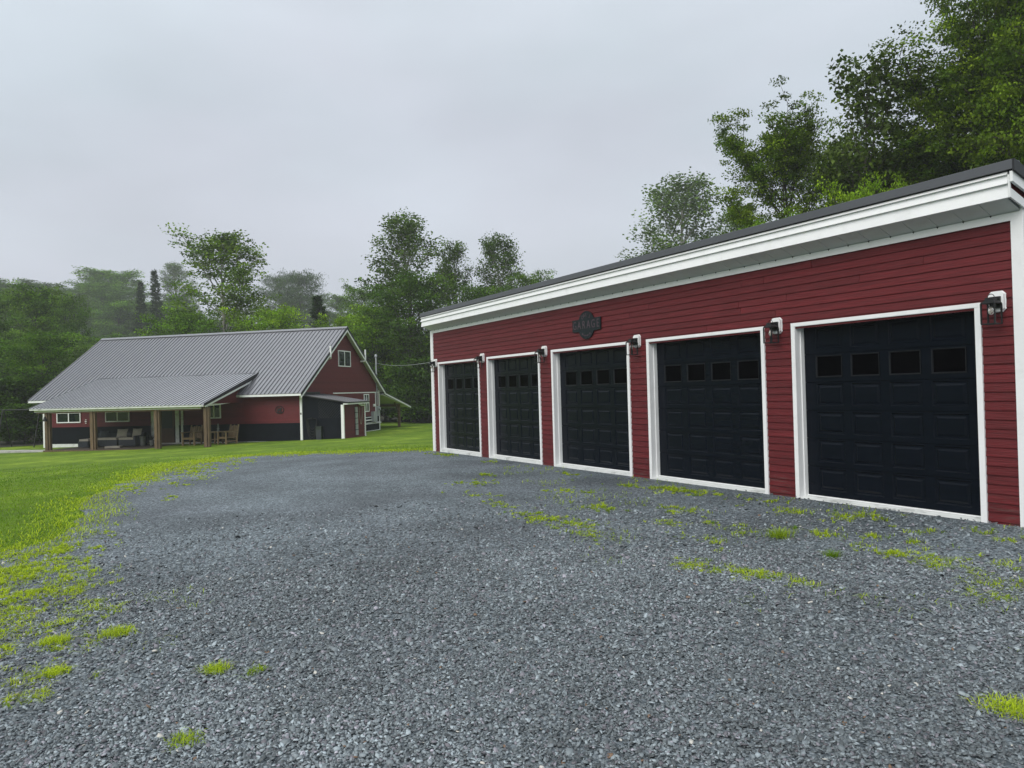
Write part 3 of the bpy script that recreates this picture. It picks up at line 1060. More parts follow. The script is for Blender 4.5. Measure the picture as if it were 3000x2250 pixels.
# porch door
dr = box('door', M['doorwood'], house, -8.28, -7.45, -0.035, 0.01, 0.0, 2.0)
box('screen', M['greendoor'], dr, -8.18, -7.55, -0.043, -0.0355, 0.83, 1.9)
for a, c, w_ in ((-8.86, -8.60, 1.95), (-7.38, -7.16, 1.95), (-7.03, -6.91, 1.95)):
    box('door_trim', M['white_worn'], house, a, c, -0.038, 0.01, 0.0, w_)
# vent pipes on the gable
for (yw, zw, yv, zv, dz) in ((3.06, 4.37, 2.76, 4.42, 0.62), (7.34, 4.35, 7.38, 4.40, 0.66)):
    p = MB()
    p.tube([(0.0, yw, zw), (0.18, yw * .6 + yv * .4, zw), (0.27, yw * .25 + yv * .75, zw + 0.01), (0.315, yv, zw + 0.08), (0.32, yv, zw + 0.2), (0.32, yv, zv + dz)], 0.048, 10)
    p.tube([(0.32, yv, zw + 0.24), (0.32, yv, zw + 0.30)], 0.055, 10)
    p.build('vent_pipe', M['white'], house)
# conduits and boxes on the gable
cd = MB()
for (y0, y1, zz, r_) in ((7.2, 8.74, 0.91, 0.022), (7.2, 8.9, 0.73, 0.038), (7.2, 10.2, 0.505, 0.022), (7.2, 10.22, 0.565, 0.016)):
    c1_ = MB()
    c1_.tube([(0.05, y0, zz), (0.05, y1, zz)], r_, 8)
    c1_.build('conduit', M['white'], house)
MB().tube([(0.055, 9.62, 1.65), (0.055, 9.60, 4.7)], 0.045, 10).build('service_mast', M['galv'], house)
MB().lathe([(0.045, 0), (0.085, 0.02), (0.09, 0.12), (0.05, 0.19)], (0.055, 9.60, 4.68), 10).build('weatherhead', M['galv'], house)
mt = MB().box(0.02, 0.16, 9.42, 9.80, 0.95, 1.60).build('meter_box', M['galv'], house)
MB().tube([(0.15, 9.62, 1.40), (0.27, 9.62, 1.40)], 0.10, 14).build('meter', M['galv'], mt)
box('electrical_box', M['galv'], house, 0.02, 0.20, 8.70, 9.26, 0.62, 1.25)
box('wall_box', M['white'], house, 0.02, 0.09, 9.04, 9.24, 1.56, 1.72)
MB().tube([(0.06, 9.35, 0.9), (0.06, 9.35, 2.42)], 0.03, 8).build('conduit', M['white'], house)
box('plate', M['iron'], house, -0.06, 0.0, -0.046, -0.034, 1.40, 1.50)
# side porch roof at the back
PBX = -7.0
MB().prism([(PBX, HD + .45, 2.44), (PBX, 15.14, 1.46), (PBX, 15.14, 1.40), (PBX, HD + .45, 2.38)], (HO + .02 - PBX, 0, 0)).build('side_porch_roof', M['darkedge'], house)
MB().prism([(HO - 0.02, HD + .5, 2.40), (HO - 0.02, 15.10, 1.395), (HO - 0.02, 15.10, 1.30), (HO - 0.02, HD + .5, 2.28)], (0.035, 0, 0)).build('side_porch_rake', M['white'], house)
MB().prism([(PBX, HD + .1, 2.30), (PBX, 15.0, 1.37), (PBX, 15.0, 1.35), (PBX, HD + .1, 2.27)], (HO - 0.02 - PBX, 0, 0)).build('side_porch_ceiling', M['soffit'], house)
for xx in (-0.06, -6.6):
    box('side_porch_post', M['wood'], house, xx - 0.075, xx + 0.075, 13.55, 13.70, -0.6, 1.62)
box('side_porch_beam', M['wood'], house, PBX + .1, -0.14, 13.56, 13.69, 1.42, 1.60)
MB().prism([(-0.10, 13.54, 1.05), (-0.10, 13.54, 1.17), (-0.10, 12.95, 1.74), (-0.10, 12.85, 1.74)], (0.08, 0, 0)).build('brace', M['wood'], house)
slab_ = MB().box(-6.5, 0.3, HD + 0.03, 13.9, -0.7, -0.05)
slab_.build('patio_slab', M['concrete'], house)
# front porch
PE, PZ, PT, PTZ = -3.56, 2.125, 1.22, 3.68
PX0, PX1 = -13.08, -3.13
psl = (PTZ - PZ) / (PT - PE)
pr = MB().prism([(PX0 + .02, PE, PZ - 0.05), (PX0 + .02, PT - .1, PTZ - 0.05 - .1 * psl), (PX0 + .02, PT - .1, PTZ - 0.10 - .1 * psl), (PX0 + .02, PE, PZ - 0.10)], (PX1 - PX0 - .04, 0, 0))
pr_o = pr.build('porch_roof', M['wood'], house)
pl_ = math.hypot(PT - PE, PTZ - PZ)
pup = Vector((0, -(PTZ - PZ) / pl_, (PT - PE) / pl_))
npp = 46
wpp = (PX1 - PX0) / npp
for i in range(npp):
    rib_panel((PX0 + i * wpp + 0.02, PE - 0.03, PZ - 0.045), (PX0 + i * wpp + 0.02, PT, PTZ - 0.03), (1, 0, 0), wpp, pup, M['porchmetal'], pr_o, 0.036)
MB().prism([(PX1 - .012, PE - .02, PZ + 0.01), (PX1 - .012, PT, PTZ + 0.01), (PX1 - .012, PT - .25, PTZ - 0.22), (PX1 - .012, PE - .02, PZ - 0.12)], (0.035, 0, 0)).build('porch_rake_edge', M['darkedge'], pr_o)
MB().prism([(PX1 - .05, PE + .06, PZ - 0.11), (PX1 - .05, 0.62, PZ + (0.62 - PE) * psl - 0.235), (PX1 - .05, 0.70, PZ + (0.62 - PE) * psl - 0.30), (PX1 - .05, PE + .14, PZ - 0.175)], (0.03, 0, 0)).build('porch_rake_board', M['white'], pr_o)
MB().box(PX0, PX1 - 0.02, PE - 0.01, PE + 0.02, PZ - 0.135, PZ - 0.052).build('porch_fascia', M['white_worn'], pr_o)
box('porch_beam', M['white'], house, -12.97, -3.42, -3.40, -3.34, 1.89, 2.02)
box('porch_header', M['wood'], house, -12.9, -3.45, -3.34, -3.20, 1.82, 2.02)
MB().prism([(-3.47, -3.40, 1.95), (-3.47, -3.40, 2.085), (-3.47, 0.0, 2.29), (-3.47, 0.0, 2.16)], (0.05, 0, 0)).build('side_beam', M['white'], house)
# small red gable at the porch end
for k in range(10):
    zb_ = 2.10 + k * HP
    y0 = max(-3.25, PE + (zb_ + HP + 0.19 - PZ) / psl)
    y1 = 0.0 if zb_ < 2.5 else min(0.0 + (zb_ - 2.53) / SLP, 0.6)
    if y1 - y0 < 0.08:
        continue
    MB().prism([(-3.46, y0, zb_), (-3.40, y0, zb_), (-3.418, y0, zb_ + HP + .008), (-3.46, y0, zb_ + HP + .008)], (0, y1 - y0, 0)).build('siding_board', M['siding'], house)
for x in (-12.24, -9.56, -5.90, -3.18):
    p = MB()
    p.box(x - 0.13, x + 0.035, -3.38, -3.22, -0.4, 1.95)
    p.box(x + 0.0355, x + 0.13, -3.33, -3.19, -0.4, 1.95)
    p.build('porch_post', M['wood'], house)
dk = MB()
for k in range(24):
    dk.box(-12.38, -2.95, -3.30 + k * 0.1365, -3.30 + k * 0.1365 + 0.131, -0.06, -0.022)
dk.box(-12.36, -2.97, -3.28, -0.06, -0.3, -0.065)
dk.build('porch_deck', M['deck'], house)
box('deck_fascia', M['wood'], house, -12.42, -2.93, -3.44, -3.305, -0.42, -0.024)
box('threshold_strip', M['concrete'], house, -12.3, -3.3, -0.05, -0.035, -0.02, 0.055)

# round wall ornament
orn_t = thing('wall_ornament', 'round dark openwork ornament on the red wall of the house', 'ornament', hw_(-1.235, -0.012, 1.67), HROT)
o_ = MB()
o_.tube([(0.235 * math.cos(a), -0.015, 0.19 * math.sin(a)) for a in np.linspace(0, 2 * math.pi, 25)], 0.016, 6)
o_.build('rim', M['iron'], orn_t)
o_ = MB()
o_.prism([(x, -0.01, z_) for x, z_ in ((-.17, -.02), (-.1, .06), (-.03, .05), (.04, .10), (.10, .12), (.15, .07), (.11, .05), (.09, 0.0), (.11, -.12), (.07, -.13), (.04, -.04), (-.05, -.03), (-.08, -.13), (-.12, -.13), (-.11, -.03))], (0, -0.014, 0))
o_.tube([(-0.2, -0.015, -0.14), (0.2, -0.015, -0.12)], 0.014, 6)
o_.tube([(-0.15, -0.015, 0.14), (0.0, -0.015, 0.05)], 0.012, 6)
o_.build('cutout', M['iron'], orn_t)
wo = thing('tiered_ornament', 'small white three tier wall ornament left of the second porch post', 'ornament', hw_(-12.98, -0.012, 1.28), HROT)  # white ornament of three stacked tiers
for zz, ww in ((0.09, 0.05), (0.0, 0.07), (-0.09, 0.05)):
    MB().prism([(-ww, -0.02, zz - 0.02), (ww, -0.02, zz - 0.012), (ww * .7, -0.02, zz + 0.022), (-ww * .7, -0.02, zz + 0.02)], (0, -0.02, 0)).build('tier', M['white'], wo)

# ------------------------------------------------------------------ lean-to shed on the gable wall
shed = thing('lean_to_shed', 'small lean-to shed with black mesh front against the house gable', 'shed', (HA.x, HA.y, HZ), HROT)
SX, SY = 2.30, 2.52
b = MB()
b.prism([(0.05, 0.06, -0.3), (SX - .02, 0.06, -0.3), (SX - .02, 0.06, 1.92), (0.05, 0.06, 2.34)], (0, SY - 0.1, 0))
b.build('wall', M['wainscot'], shed)
MB().prism([(0.04, 0.03, 0.0), (2.16, 0.03, 0.0), (2.16, 0.03, 1.95), (0.04, 0.03, 2.36)], (0, 0.028, 0)).build('mesh_front', M['wainscot'], shed)
ms = MB()
for k in range(-14, 20):      # diagonal lattice strips
    a = Vector((k * 0.14, 0, 0))
    for d in (1, -1):
        seg = []
        for t in np.linspace(0, 2.4, 49):
            x = k * 0.14 + d * t
            z_ = 0.05 + t
            if 0.9 < x < 2.12 and 1.15 < z_ < 1.93 - 0.0 - (x - 2.1) * 0.19:
                seg.append((x, z_))
        if len(seg) > 1:
            (xa, za), (xb, zb_) = seg[0], seg[-1]
            nn = Vector((-(zb_ - za), 0, xb - xa)).normalized() * 0.008
            ms.prism([(xa - nn.x, 0.028, za - nn.z), (xa + nn.x, 0.028, za + nn.z), (xb + nn.x, 0.028, zb_ + nn.z), (xb - nn.x, 0.028, zb_ - nn.z)], (0, -0.008 if d > 0 else -0.012, 0))
ms.build('lattice', M['iron'], shed)
box('corner_post', M['white'], shed, 2.18, 2.33, -0.03, 0.06, -0.3, 1.86)
box('corner_post', M['white'], shed, SX - 0.02, SX + 0.05, SY - 0.02, SY + 0.09, -0.35, 1.86)
z = 0.0
while z < 1.83:
    MB().prism([(SX - .02, 0.062, z), (SX + .024, 0.062, z), (SX + .006, 0.062, z + HP + .01), (SX - .02, 0.062, z + HP + .01)], (0, SY - 0.083, 0)).build('siding_board', M['siding'], shed)
    z += HP
sr = MB().prism([(-0.0, -0.13, 2.43), (2.60, -0.13, 1.985), (2.60, -0.13, 1.93), (-0.0, -0.13, 2.37)], (0, SY + 0.13 + 0.05, 0)).build('roof', M['darkedge'], shed)
sln = math.hypot(2.6, 0.445)
for k in range(12):
    w = (SY + 0.22) / 12
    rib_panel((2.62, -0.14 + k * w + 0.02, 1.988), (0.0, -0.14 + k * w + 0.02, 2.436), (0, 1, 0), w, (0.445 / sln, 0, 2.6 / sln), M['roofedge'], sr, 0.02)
box('eave_board', M['white'], shed, 2.335, 2.58, -0.08, SY + 0.1, 1.862, 1.925)
MB().box(0.0, 0.03, -0.1, 2.0, 2.44, 2.56).build('flashing', M['darkedge'], shed)

hose = thing('hose_coil', 'dark coiled hose hanging on the black shed front', 'hose', hw_(0.585, 0.0, 1.15), HROT)
hm = MB()
for k in range(5):
    rr_ = 0.24 + k * 0.012
    drop = 0.5 + 0.14 * k
    hm.tube([(rr_ * math.cos(a), -0.02 - 0.02 * k + 0.01, (0.05 if math.sin(a) > 0 else drop) * math.sin(a) + (0.0 if math.sin(a) > 0 else 0)) for a in np.linspace(0, 2 * math.pi, 28)], 0.018, 6)
hm.build('hose_loop', M['iron'], hose)
MB().box(-0.06, 0.06, -0.14, 0.02, 0.02, 0.08).build('hose_hook', M['iron'], hose)
lou = thing('slatted_box', 'low dark green slatted box standing by the black shed front', 'vent box', hw_(1.0, -0.12, 0.08), HROT)
MB().box(-0.15, 0.15, -0.05, 0.13, -0.15, 0.70).build('casing', M['greendoor'], lou)
for k in range(8):
    MB().prism([(-0.13, -0.052, 0.05 + k * 0.062), (-0.13, -0.075, 0.04 + k * 0.062), (-0.13, -0.052, 0.08 + k * 0.062)], (0.26, 0, 0)).build('slat', M['wicker'], lou)
lad = thing('hanging_strip', 'narrow grey strip with four dark bands hanging on red shed wall', 'wall hanging', hw_(SX + 0.026, 1.42, 0.2), HROT)
for k in range(5):
    MB().box(0.005, 0.055, -0.13 + 0.008 * k, 0.13 + 0.008 * k, 1.5 - (k + 1) * 0.30 + 0.03, 1.5 - k * 0.30).build('panel', M['galv'], lad)
for k in range(4):
    MB().box(0.0, 0.07, -0.14 + 0.008 * k, 0.15 + 0.008 * k, 1.5 - (k + 1) * 0.30, 1.5 - (k + 1) * 0.30 + 0.029).build('band', M['iron'], lad)
MB().box(0.0, 0.02, -0.015, 0.015, 1.5, 1.6).build('hook', M['iron'], lad)
fl = thing('flood_light', 'white flood light under the shed eave beside the hanging rope', 'light', hw_(SX + 0.024, 2.02, 1.74), HROT)
MB().prism([(0.0, -0.22, 0.07), (0.16, -0.22, 0.0), (0.17, -0.22, 0.03), (0.0, -0.22, 0.11)], (0, 0.42, 0)).build('housing', M['white'], fl)
MB().prism([(0.02, -0.19, 0.05), (0.15, -0.19, -0.005), (0.15, -0.19, 0.0), (0.02, -0.19, 0.055)], (0, 0.36, 0)).build('lens', M['cushion'], fl)
rp_ = tag(MB().tube([hw_(SX + 0.04, 2.02 + 0.20 * t, 0.78 + 0.92 * abs(t) ** 2.6 + 0.0) for t in np.linspace(-1, 1, 17)], 0.014, 6).build('rope_loop', M['cushion']), 'tan rope loop hanging on the red shed wall', 'rope')
pwl = tag(MB().tube([hw_(0.08, 9.6, 4.32).lerp(Vector((-0.50, 0.3, 2.85)), t) - Vector((0, 0, 0.45 * 4 * t * (1 - t) * 0.35)) for t in np.linspace(0, 1, 15)], 0.0075, 5).build('power_line', M['galv']), 'thin overhead wire from the house mast to the garage corner', 'wire')

# ------------------------------------------------------------------ porch furniture
DZ = -0.022
def log_chair(label, x, y, rz):
    t = thing('log_armchair', label, 'chair', hw_(x, y, DZ), HROT + rz, 'log armchairs on the porch')
    W, D_ = 0.32, 0.30
    for sx in (-1, 1):
        MB().tube([(sx * W, -D_, 0), (sx * W, -D_, 0.66)], [0.055, 0.05], 8).build('leg', M['log'], t)
        MB().tube([(sx * W, D_, 0), (sx * W, D_ + 0.05, 0.50), (sx * (W - 0.02), D_ + 0.17, 1.02)], [0.05, 0.05, 0.042], 8).build('leg', M['log'], t)
        MB().prism([(sx * W - 0.07, -D_ - 0.08, 0.655), (sx * W + 0.07, -D_ - 0.08, 0.655), (sx * W + 0.05, D_ + 0.06, 0.655), (sx * W - 0.05, D_ + 0.06, 0.655)], (0, 0, 0.045)).build('armrest', M['log'], t)
        MB().tube([(sx * W, -D_, 0.20), (sx * W, D_, 0.20)], 0.03, 6).build('stretcher', M['log'], t)
    MB().tube([(-W, -D_, 0.36), (W, -D_, 0.36)], 0.042, 6).build('stretcher', M['log'], t)
    MB().tube([(-W, D_ + .02, 0.30), (W, D_ + .02, 0.30)], 0.035, 6).build('stretcher', M['log'], t)
    for k in range(5):
        MB().box(-W + 0.05, W - 0.05, -D_ - 0.03 + k * 0.125, -D_ - 0.03 + k * 0.125 + 0.115, 0.395 - k * 0.012, 0.425 - k * 0.012).build('seat_slat', M['log'], t)
    for k in range(5):
        xx = -0.23 + k * 0.115
        hgt = 1.0 - 0.10 * abs(k - 2) * 0.4
        MB().prism([(xx - 0.05, D_ - 0.02, 0.36), (xx + 0.05, D_ - 0.02, 0.36), (xx * 1.12 + 0.052, D_ + 0.14, hgt), (xx * 1.12 - 0.052, D_ + 0.14, hgt)], (0, 0.028, 0)).build('back_slat', M['log'], t)
    return t
log_chair('log armchair between the porch door and the near right post', -5.50, -1.25, 0.05)
log_chair('log armchair under the porch right end, side table joined to it', -3.55, -1.15, -0.35)
st_ = thing('side_table', 'log side table beside the right hand log armchair', 'table', hw_(-4.12, -1.2, DZ), HROT)
MB().box(-0.28, 0.28, -0.25, 0.25, 0.655, 0.70).build('table_top', M['log'], st_)
for sx in (-1, 1):
    for sy in (-1, 1):
        MB().tube([(sx * 0.22, sy * 0.19, 0), (sx * 0.22, sy * 0.19, 0.655)], 0.048, 8).build('leg', M['log'], st_)
MB().box(-0.2, 0.2, -0.17, 0.17, 0.28, 0.31).build('shelf', M['log'], st_)
bt = thing('figurine', 'slender grey figurine standing on the log side table', 'figurine', hw_(-4.02, -1.2, DZ + 0.70), HROT)
MB().lathe([(0.065, 0), (0.07, 0.02), (0.045, 0.08), (0.06, 0.15), (0.03, 0.22), (0.045, 0.27), (0.018, 0.31)], (0, 0, 0), 10).build('body', M['stone'], bt, smooth=True)
MB().lathe([(0.018, 0), (0.036, 0.03), (0.03, 0.06), (0.006, 0.085)], (0, 0, 0.31), 10).build('head', M['stone'], bt, smooth=True)

sofa = thing('outdoor_sofa', 'dark wicker corner sofa with beige cushions on the porch', 'sofa', hw_(-10.1, -1.1, DZ), HROT)
MB().box(-0.95, 0.28, -0.35, 0.45, 0.04, 0.36).build('seat_base', M['wicker'], sofa)
MB().box(0.40, 1.30, -0.35, 0.45, 0.04, 0.36).build('seat_base', M['wicker'], sofa)
MB().box(-1.55, -0.955, -0.95, 0.45, 0.04, 0.34).build('seat_base', M['wicker'], sofa)
for a, c in ((-0.93, 0.26), (0.42, 1.28)):
    MB().box(a, c, -0.36, 0.30, 0.362, 0.46).build('seat_cushion', M['cushion'], sofa)
MB().box(-1.52, -0.97, -0.9, 0.30, 0.342, 0.44).build('seat_cushion', M['cushion'], sofa)
MB().box(-1.55, 1.30, 0.452, 0.56, 0.04, 0.68).build('backrest', M['wicker'], sofa)
MB().box(1.302, 1.40, -0.35, 0.56, 0.04, 0.56).build('armrest', M['wicker'], sofa)
def pillow(label, x, z_, w, h, m, rz):
    t = MB()
    n = 7
    vs = []
    for s in (-1, 1):
        for i in range(n):
            for j in range(n):
                a, c = i / (n - 1) * 2 - 1, j / (n - 1) * 2 - 1
                vs.append((a * w * (1 - 0.07 * (1 - c * c)), s * 0.085 * ((1 - a ** 4) * (1 - c ** 4)) ** 0.5, c * h * (1 - 0.07 * (1 - a * a))))
    fs = []
    for s in (0, 1):
        for i in range(n - 1):
            for j in range(n - 1):
                k = s * n * n + i * n + j
                fs.append((k, k + 1, k + n + 1, k + n) if s else (k + n, k + n + 1, k + 1, k))
    t.add(vs, fs)
    o = t.build('pillow', M[m], None, smooth=True)
    o.matrix_world = Matrix.Translation(hw_(x, -0.85, z_)) @ Matrix.Rotation(HROT + rz, 4, 'Z') @ Matrix.Rotation(R(-16), 4, 'X')
    tag(o, label, 'pillow', 'pillows on the wicker sofa')
pillow('dark pillow against the far left of the sofa back', -11.1, 0.62, 0.28, 0.18, 'wicker', 0.0)
pillow('beige pillow at the middle of the sofa back', -9.98, 0.66, 0.32, 0.22, 'cushion', 0.05)
pillow('black pillow between the two beige sofa pillows', -9.52, 0.60, 0.20, 0.17, 'iron', -0.1)
pillow('beige pillow at the right end of the sofa', -9.08, 0.66, 0.30, 0.23, 'cushion', -0.05)
cu = tag(MB().box(-0.36, 0.36, -0.22, 0.22, 0, 0.09).build('seat_cushion', M['cushion']), 'loose beige cushion lying on the porch deck before the sofa', 'cushion')
cu.location = hw_(-9.35, -2.2, DZ)
cu.rotation_euler = (0, 0, HROT + 0.35)
for lab, x, rad, hgt, ph in (('stone planter beside the right end of the sofa', -8.62, 0.15, 0.5, 0.12), ('smaller stone planter with dark plant by the porch door', -8.08, 0.11, 0.28, 0.30)):
    t = thing('planter', lab, 'planter', hw_(x, -1.0, DZ), HROT)
    MB().lathe([(rad * .75, 0), (rad, 0.02), (rad * .85, hgt * .3), (rad * 1.05, hgt * .85), (rad * 1.15, hgt), (rad * .9, hgt)], (0, 0, 0), 12).build('pot', M['stone'], t, smooth=True)
    pm_ = MB()
    for k in range(26):
        a, l_ = random.uniform(0, 6.28), random.uniform(.5, 1) * ph
        c_ = Vector((math.cos(a), math.sin(a), 0))
        s_ = Vector((-math.sin(a), math.cos(a), 0)) * 0.018
        b0 = c_ * 0.03 + Vector((0, 0, hgt))
        tip = c_ * (0.03 + l_ * .6) + Vector((0, 0, hgt + l_))
        mid = (b0 + tip) / 2 + Vector((0, 0, 0.05))
        pm_.add([b0 - s_, b0 + s_, mid + s_ * 1.4, tip, mid - s_ * 1.4], [(0, 1, 2, 3, 4)])
    pm_.build('plant', M['greendoor'], t)
bell = thing('hanging_bell', 'dark bell hanging at the top of the far left porch post', 'bell', hw_(-12.20, -3.52, 1.60), HROT)
MB().lathe([(0.10, -0.16), (0.095, -0.13), (0.07, -0.02), (0.05, 0.06), (0.01, 0.09)], (0, 0, 0), 12).build('bell_body', M['iron'], bell, smooth=True)
MB().tube([(0, 0, 0.09), (0, 0, 0.2), (0, 0.12, 0.22)], 0.012, 6).build('bracket', M['iron'], bell)
sw = thing('swing_frame', 'black A-frame standing behind the left end of the house porch', 'swing frame', hw_(-17.2, 1.2, -0.1), HROT)
for xx in (0.0, -2.6):
    for s in (-1, 1):
        MB().tube([(xx, s * 0.55, -0.3), (xx, s * 0.04, 2.1)], 0.032, 8).build('leg', M['iron'], sw)
MB().tube([(0.1, 0, 2.1), (-2.7, 0, 2.1)], 0.045, 8).build('top_bar', M['iron'], sw)
kb = thing('stone_border', 'low pale stone border leading left from the porch deck', 'border', hw_(-12.45, -3.35, 0), HROT)
for k in range(9):
    MB().box(-0.79 * (k + 1) + 0.012, -0.79 * k - 0.012, -0.09, 0.75, -0.6, -0.045 - 0.008 * (k % 2)).build('stone', M['concrete'], kb)

# ------------------------------------------------------------------ leaf and tree builders
SHAPES = {
    'maple': (np.array([(0, 0), (0.42, 0.10), (0.52, 0.50), (0.22, 0.50), (0, 1.0), (-0.22, 0.50), (-0.52, 0.50), (-0.42, 0.10)]), [(0, 1, 2, 3), (0, 3, 4, 5), (0, 5, 6, 7)]),
    'diamond': (np.array([(0, 0), (0.36, 0.45), (0, 1.0), (-0.36, 0.45)]), [(0, 1, 2, 3)]),
    'needle': (np.array([(0.0, 0), (0.10, 0.5), (0, 1.0), (-0.10, 0.5)]), [(0, 1, 2, 3)]),
}
def leaf_mesh(name, P, N, T, S, C, shape, m):
    tpl, faces = SHAPES[shape]
    B = np.cross(N, T)
    n, k = len(P), len(tpl)
    V = P[:, None, :] + S[:, None, None] * (tpl[None, :, 0, None] * B[:, None, :] + tpl[None, :, 1, None] * T[:, None, :])
    # slight fold: side points lifted along the normal
    V = V + (S[:, None, None] * np.abs(tpl[None, :, 0, None]) * 0.22) * N[:, None, :]
    V = V.reshape(-1, 3)
    fl = np.array([len(f) for f in faces])
    idx = np.concatenate([np.array(f) for f in faces])
    L = (idx[None, :] + (np.arange(n) * k)[:, None]).ravel()
    LP = np.tile(fl, n)
    return np_mesh(name, V, LP, L, m, np.repeat(C, k, axis=0))

def unit(a):
    return a / np.maximum(np.linalg.norm(a, axis=-1, keepdims=True), 1e-9)

def tree_meshes(seed, H, W, base, style, n_limb, n_twig, per, leaf, shape, barkm, flat=0.35, tone=(0.05, 0.1, 0.014), tone2=(0.09, 0.15, 0.02), trunk_r=None, spread=0.55, step=3.0, clump=1.0):
    """trunk mesh + crown mesh of one tree kind, real leaves gathered in sprays along the twigs"""
    rg = np.random.default_rng(seed)
    wood = MB()
    tr = trunk_r or H * 0.013 + 0.03
    ph = rg.uniform(0, 6.28, 2)
    tz = np.linspace(0, 1, 9)
    tp = np.stack([np.sin(tz * 3 + ph[0]) * 0.018 * H * tz, np.cos(tz * 2.6 + ph[1]) * 0.018 * H * tz, tz * H * 0.93], -1)
    wood.tube(tp.tolist(), [tr * (1 - 0.93 * t) + 0.008 for t in tz], 7)
    def trunk_at(h):
        return np.array([np.interp(h, tp[:, 2], tp[:, i]) for i in range(3)])
    cl = []                # (centre, direction, size)
    for i in range(n_limb):
        f = (i + rg.uniform(0.1, 0.9)) / n_limb
        h = (base + (0.95 - base) * f) * H
        rel = (h / H - base) / (1 - base)
        if style == 'round':
            env = W / 2 * (1.06 * math.sqrt(max(0.02, 1 - (2 * (rel - 0.38) / 1.28) ** 2)))
            el = R(8 + 62 * rel) + rg.normal(0, 0.14)
        elif style == 'column':
            env = W / 2 * (0.45 + 0.75 * math.sin(math.pi * min(1, rel * 0.86 + 0.16)) ** 0.9)
            el = R(38 + 30 * rel) + rg.normal(0, 0.12)
        elif style == 'taper':
            env = W / 2 * (1.04 - rel) ** 0.62 * (0.55 + 0.45 * min(1, rel * 4))
            el = R(30 + 38 * rel) + rg.normal(0, 0.10)
        elif style == 'cone':
            env = W / 2 * (1.0 - rel) + 0.04
            el = R(-14 + 34 * rel) + rg.normal(0, 0.07)
        elif style == 'pine':
            env = W / 2 * (0.55 + 0.55 * math.sin(math.pi * (rel * 0.75 + 0.22)))
            el = R(8 + 48 * rel) + rg.normal(0, 0.15)
        else:
            env = W / 2 * (0.75 + 0.3 * rel)
            el = R(25 + 45 * rel) + rg.normal(0, 0.15)
        az = i * 2.39996 + rg.normal(0, 0.35)
        ln_ = env * rg.uniform(0.72, 1.12)
        if style in ('column', 'bush', 'taper'):
            ln_ = env / max(0.45, math.cos(el)) * rg.uniform(0.75, 1.05)
            ln_ = min(ln_, (H * 1.02 - h) / max(0.2, math.sin(el)))
        elif style in ('round', 'pine'):
            ln_ = env / max(0.5, math.cos(el)) * rg.uniform(0.7, 1.08)
            ln_ = min(ln_, (H * 1.02 - h) / max(0.2, math.sin(el)) if el > 0.1 else ln_)
        d = np.array([math.cos(az) * math.cos(el), math.sin(az) * math.cos(el), math.sin(el)])
        o = trunk_at(h)
        lift = 0.10 if style != 'cone' else -0.03
        ts = np.linspace(0, 1, 5)
        side = unit(np.cross(d, [0, 0, 1.0]))
        wob = rg.normal(0, 0.05)
        pts = o + ts[:, None] * ln_ * d + (ts ** 2)[:, None] * np.array([0, 0, lift * ln_]) + np.sin(ts * 3)[:, None] * side * wob * ln_
        wood.tube(pts.tolist(), [max(0.006, tr * 0.36 * (1 - 0.55 * rel) * (1 - 0.85 * t)) for t in ts], 5, caps=False)
        nt = max(2, int(n_twig * (0.5 + ln_ / (W / 2) * 0.6)))
        for j in range(nt):
            t = 0.22 + 0.8 * (j + rg.uniform(0, 1)) / nt
            t = min(t, 1.0)
            q = np.array([np.interp(t, ts, pts[:, a]) for a in range(3)])
            sgn = 1 if j % 2 else -1
            tl = (0.18 + 0.50 * (1 - t)) * ln_ * rg.uniform(0.5, 1.1) * (0.65 if style == 'cone' else spread / 0.55)
            td = unit(d * 0.65 + side * sgn * rg.uniform(0.3, 1.0) + np.array([0, 0, rg.normal(0.10, 0.22)]))
            e = q + td * tl
            if tl > 0.25:
                wood.tube([q.tolist(), (q * .5 + e * .5 + np.array([0, 0, 0.04 * tl])).tolist(), e.tolist()], [max(0.004, tr * 0.09), max(0.003, tr * 0.06), 0.003], 3, caps=False)
            m_ = max(1, int(tl / (leaf * step)))
            for k in range(m_ + 1):
                cl.append((q + (e - q) * (k + 0.5) / (m_ + 0.5), td, min(1.0, ln_ / (W * 0.42)) ** 1.2 if style == 'cone' else 1.0))
    cen = np.array([c[0] for c in cl])
    dr_ = np.array([c[1] for c in cl])
    nc = len(cen)
    per_c = rg.poisson(per, nc)
    ids = np.repeat(np.arange(nc), per_c)
    n = len(ids)
    sp = leaf * (1.7 if style in ('round', 'bush') else 1.5) * clump * rg.uniform(0.6, 1.35, nc)[ids][:, None]
    sp = sp * np.array([c[2] for c in cl])[ids][:, None]
    off = unit(rg.normal(0, 1, (n, 3))) * (rg.uniform(0, 1, (n, 1)) ** 0.42) * 1.75 * sp * np.array([1, 1, flat])
    # keep sprays flattened across the twig's own plane
    P = cen[ids] + off
    if style == 'cone':
        T = unit(dr_[ids] * 0.9 + rg.normal(0, 0.45, (n, 3)) + np.array([0, 0, -0.15]))
        N = unit(np.array([0, 0, 1.0]) + rg.normal(0, 0.6, (n, 3)))
    elif style == 'pine':
        T = unit(dr_[ids] * 0.5 + rg.normal(0, 0.5, (n, 3)) + np.array([0, 0, 0.55]))
        N = unit(rg.normal(0, 1, (n, 3)))
    else:
        T = unit(dr_[ids] * 0.5 + rg.normal(0, 0.7, (n, 3)) + np.array([0, 0, -0.25]))
        N = unit(np.array([0, 0, 1.0]) + rg.normal(0, 0.55, (n, 3)))
    N = unit(N - T * np.sum(N * T, -1, keepdims=True))
    S = leaf * rg.uniform(0.65, 1.3, n)
    cb = rg.uniform(0.42, 1.55, nc)                      # each spray has its own tone
    mixf = np.clip(rg.beta(1.4, 2.2, nc), 0, 1)
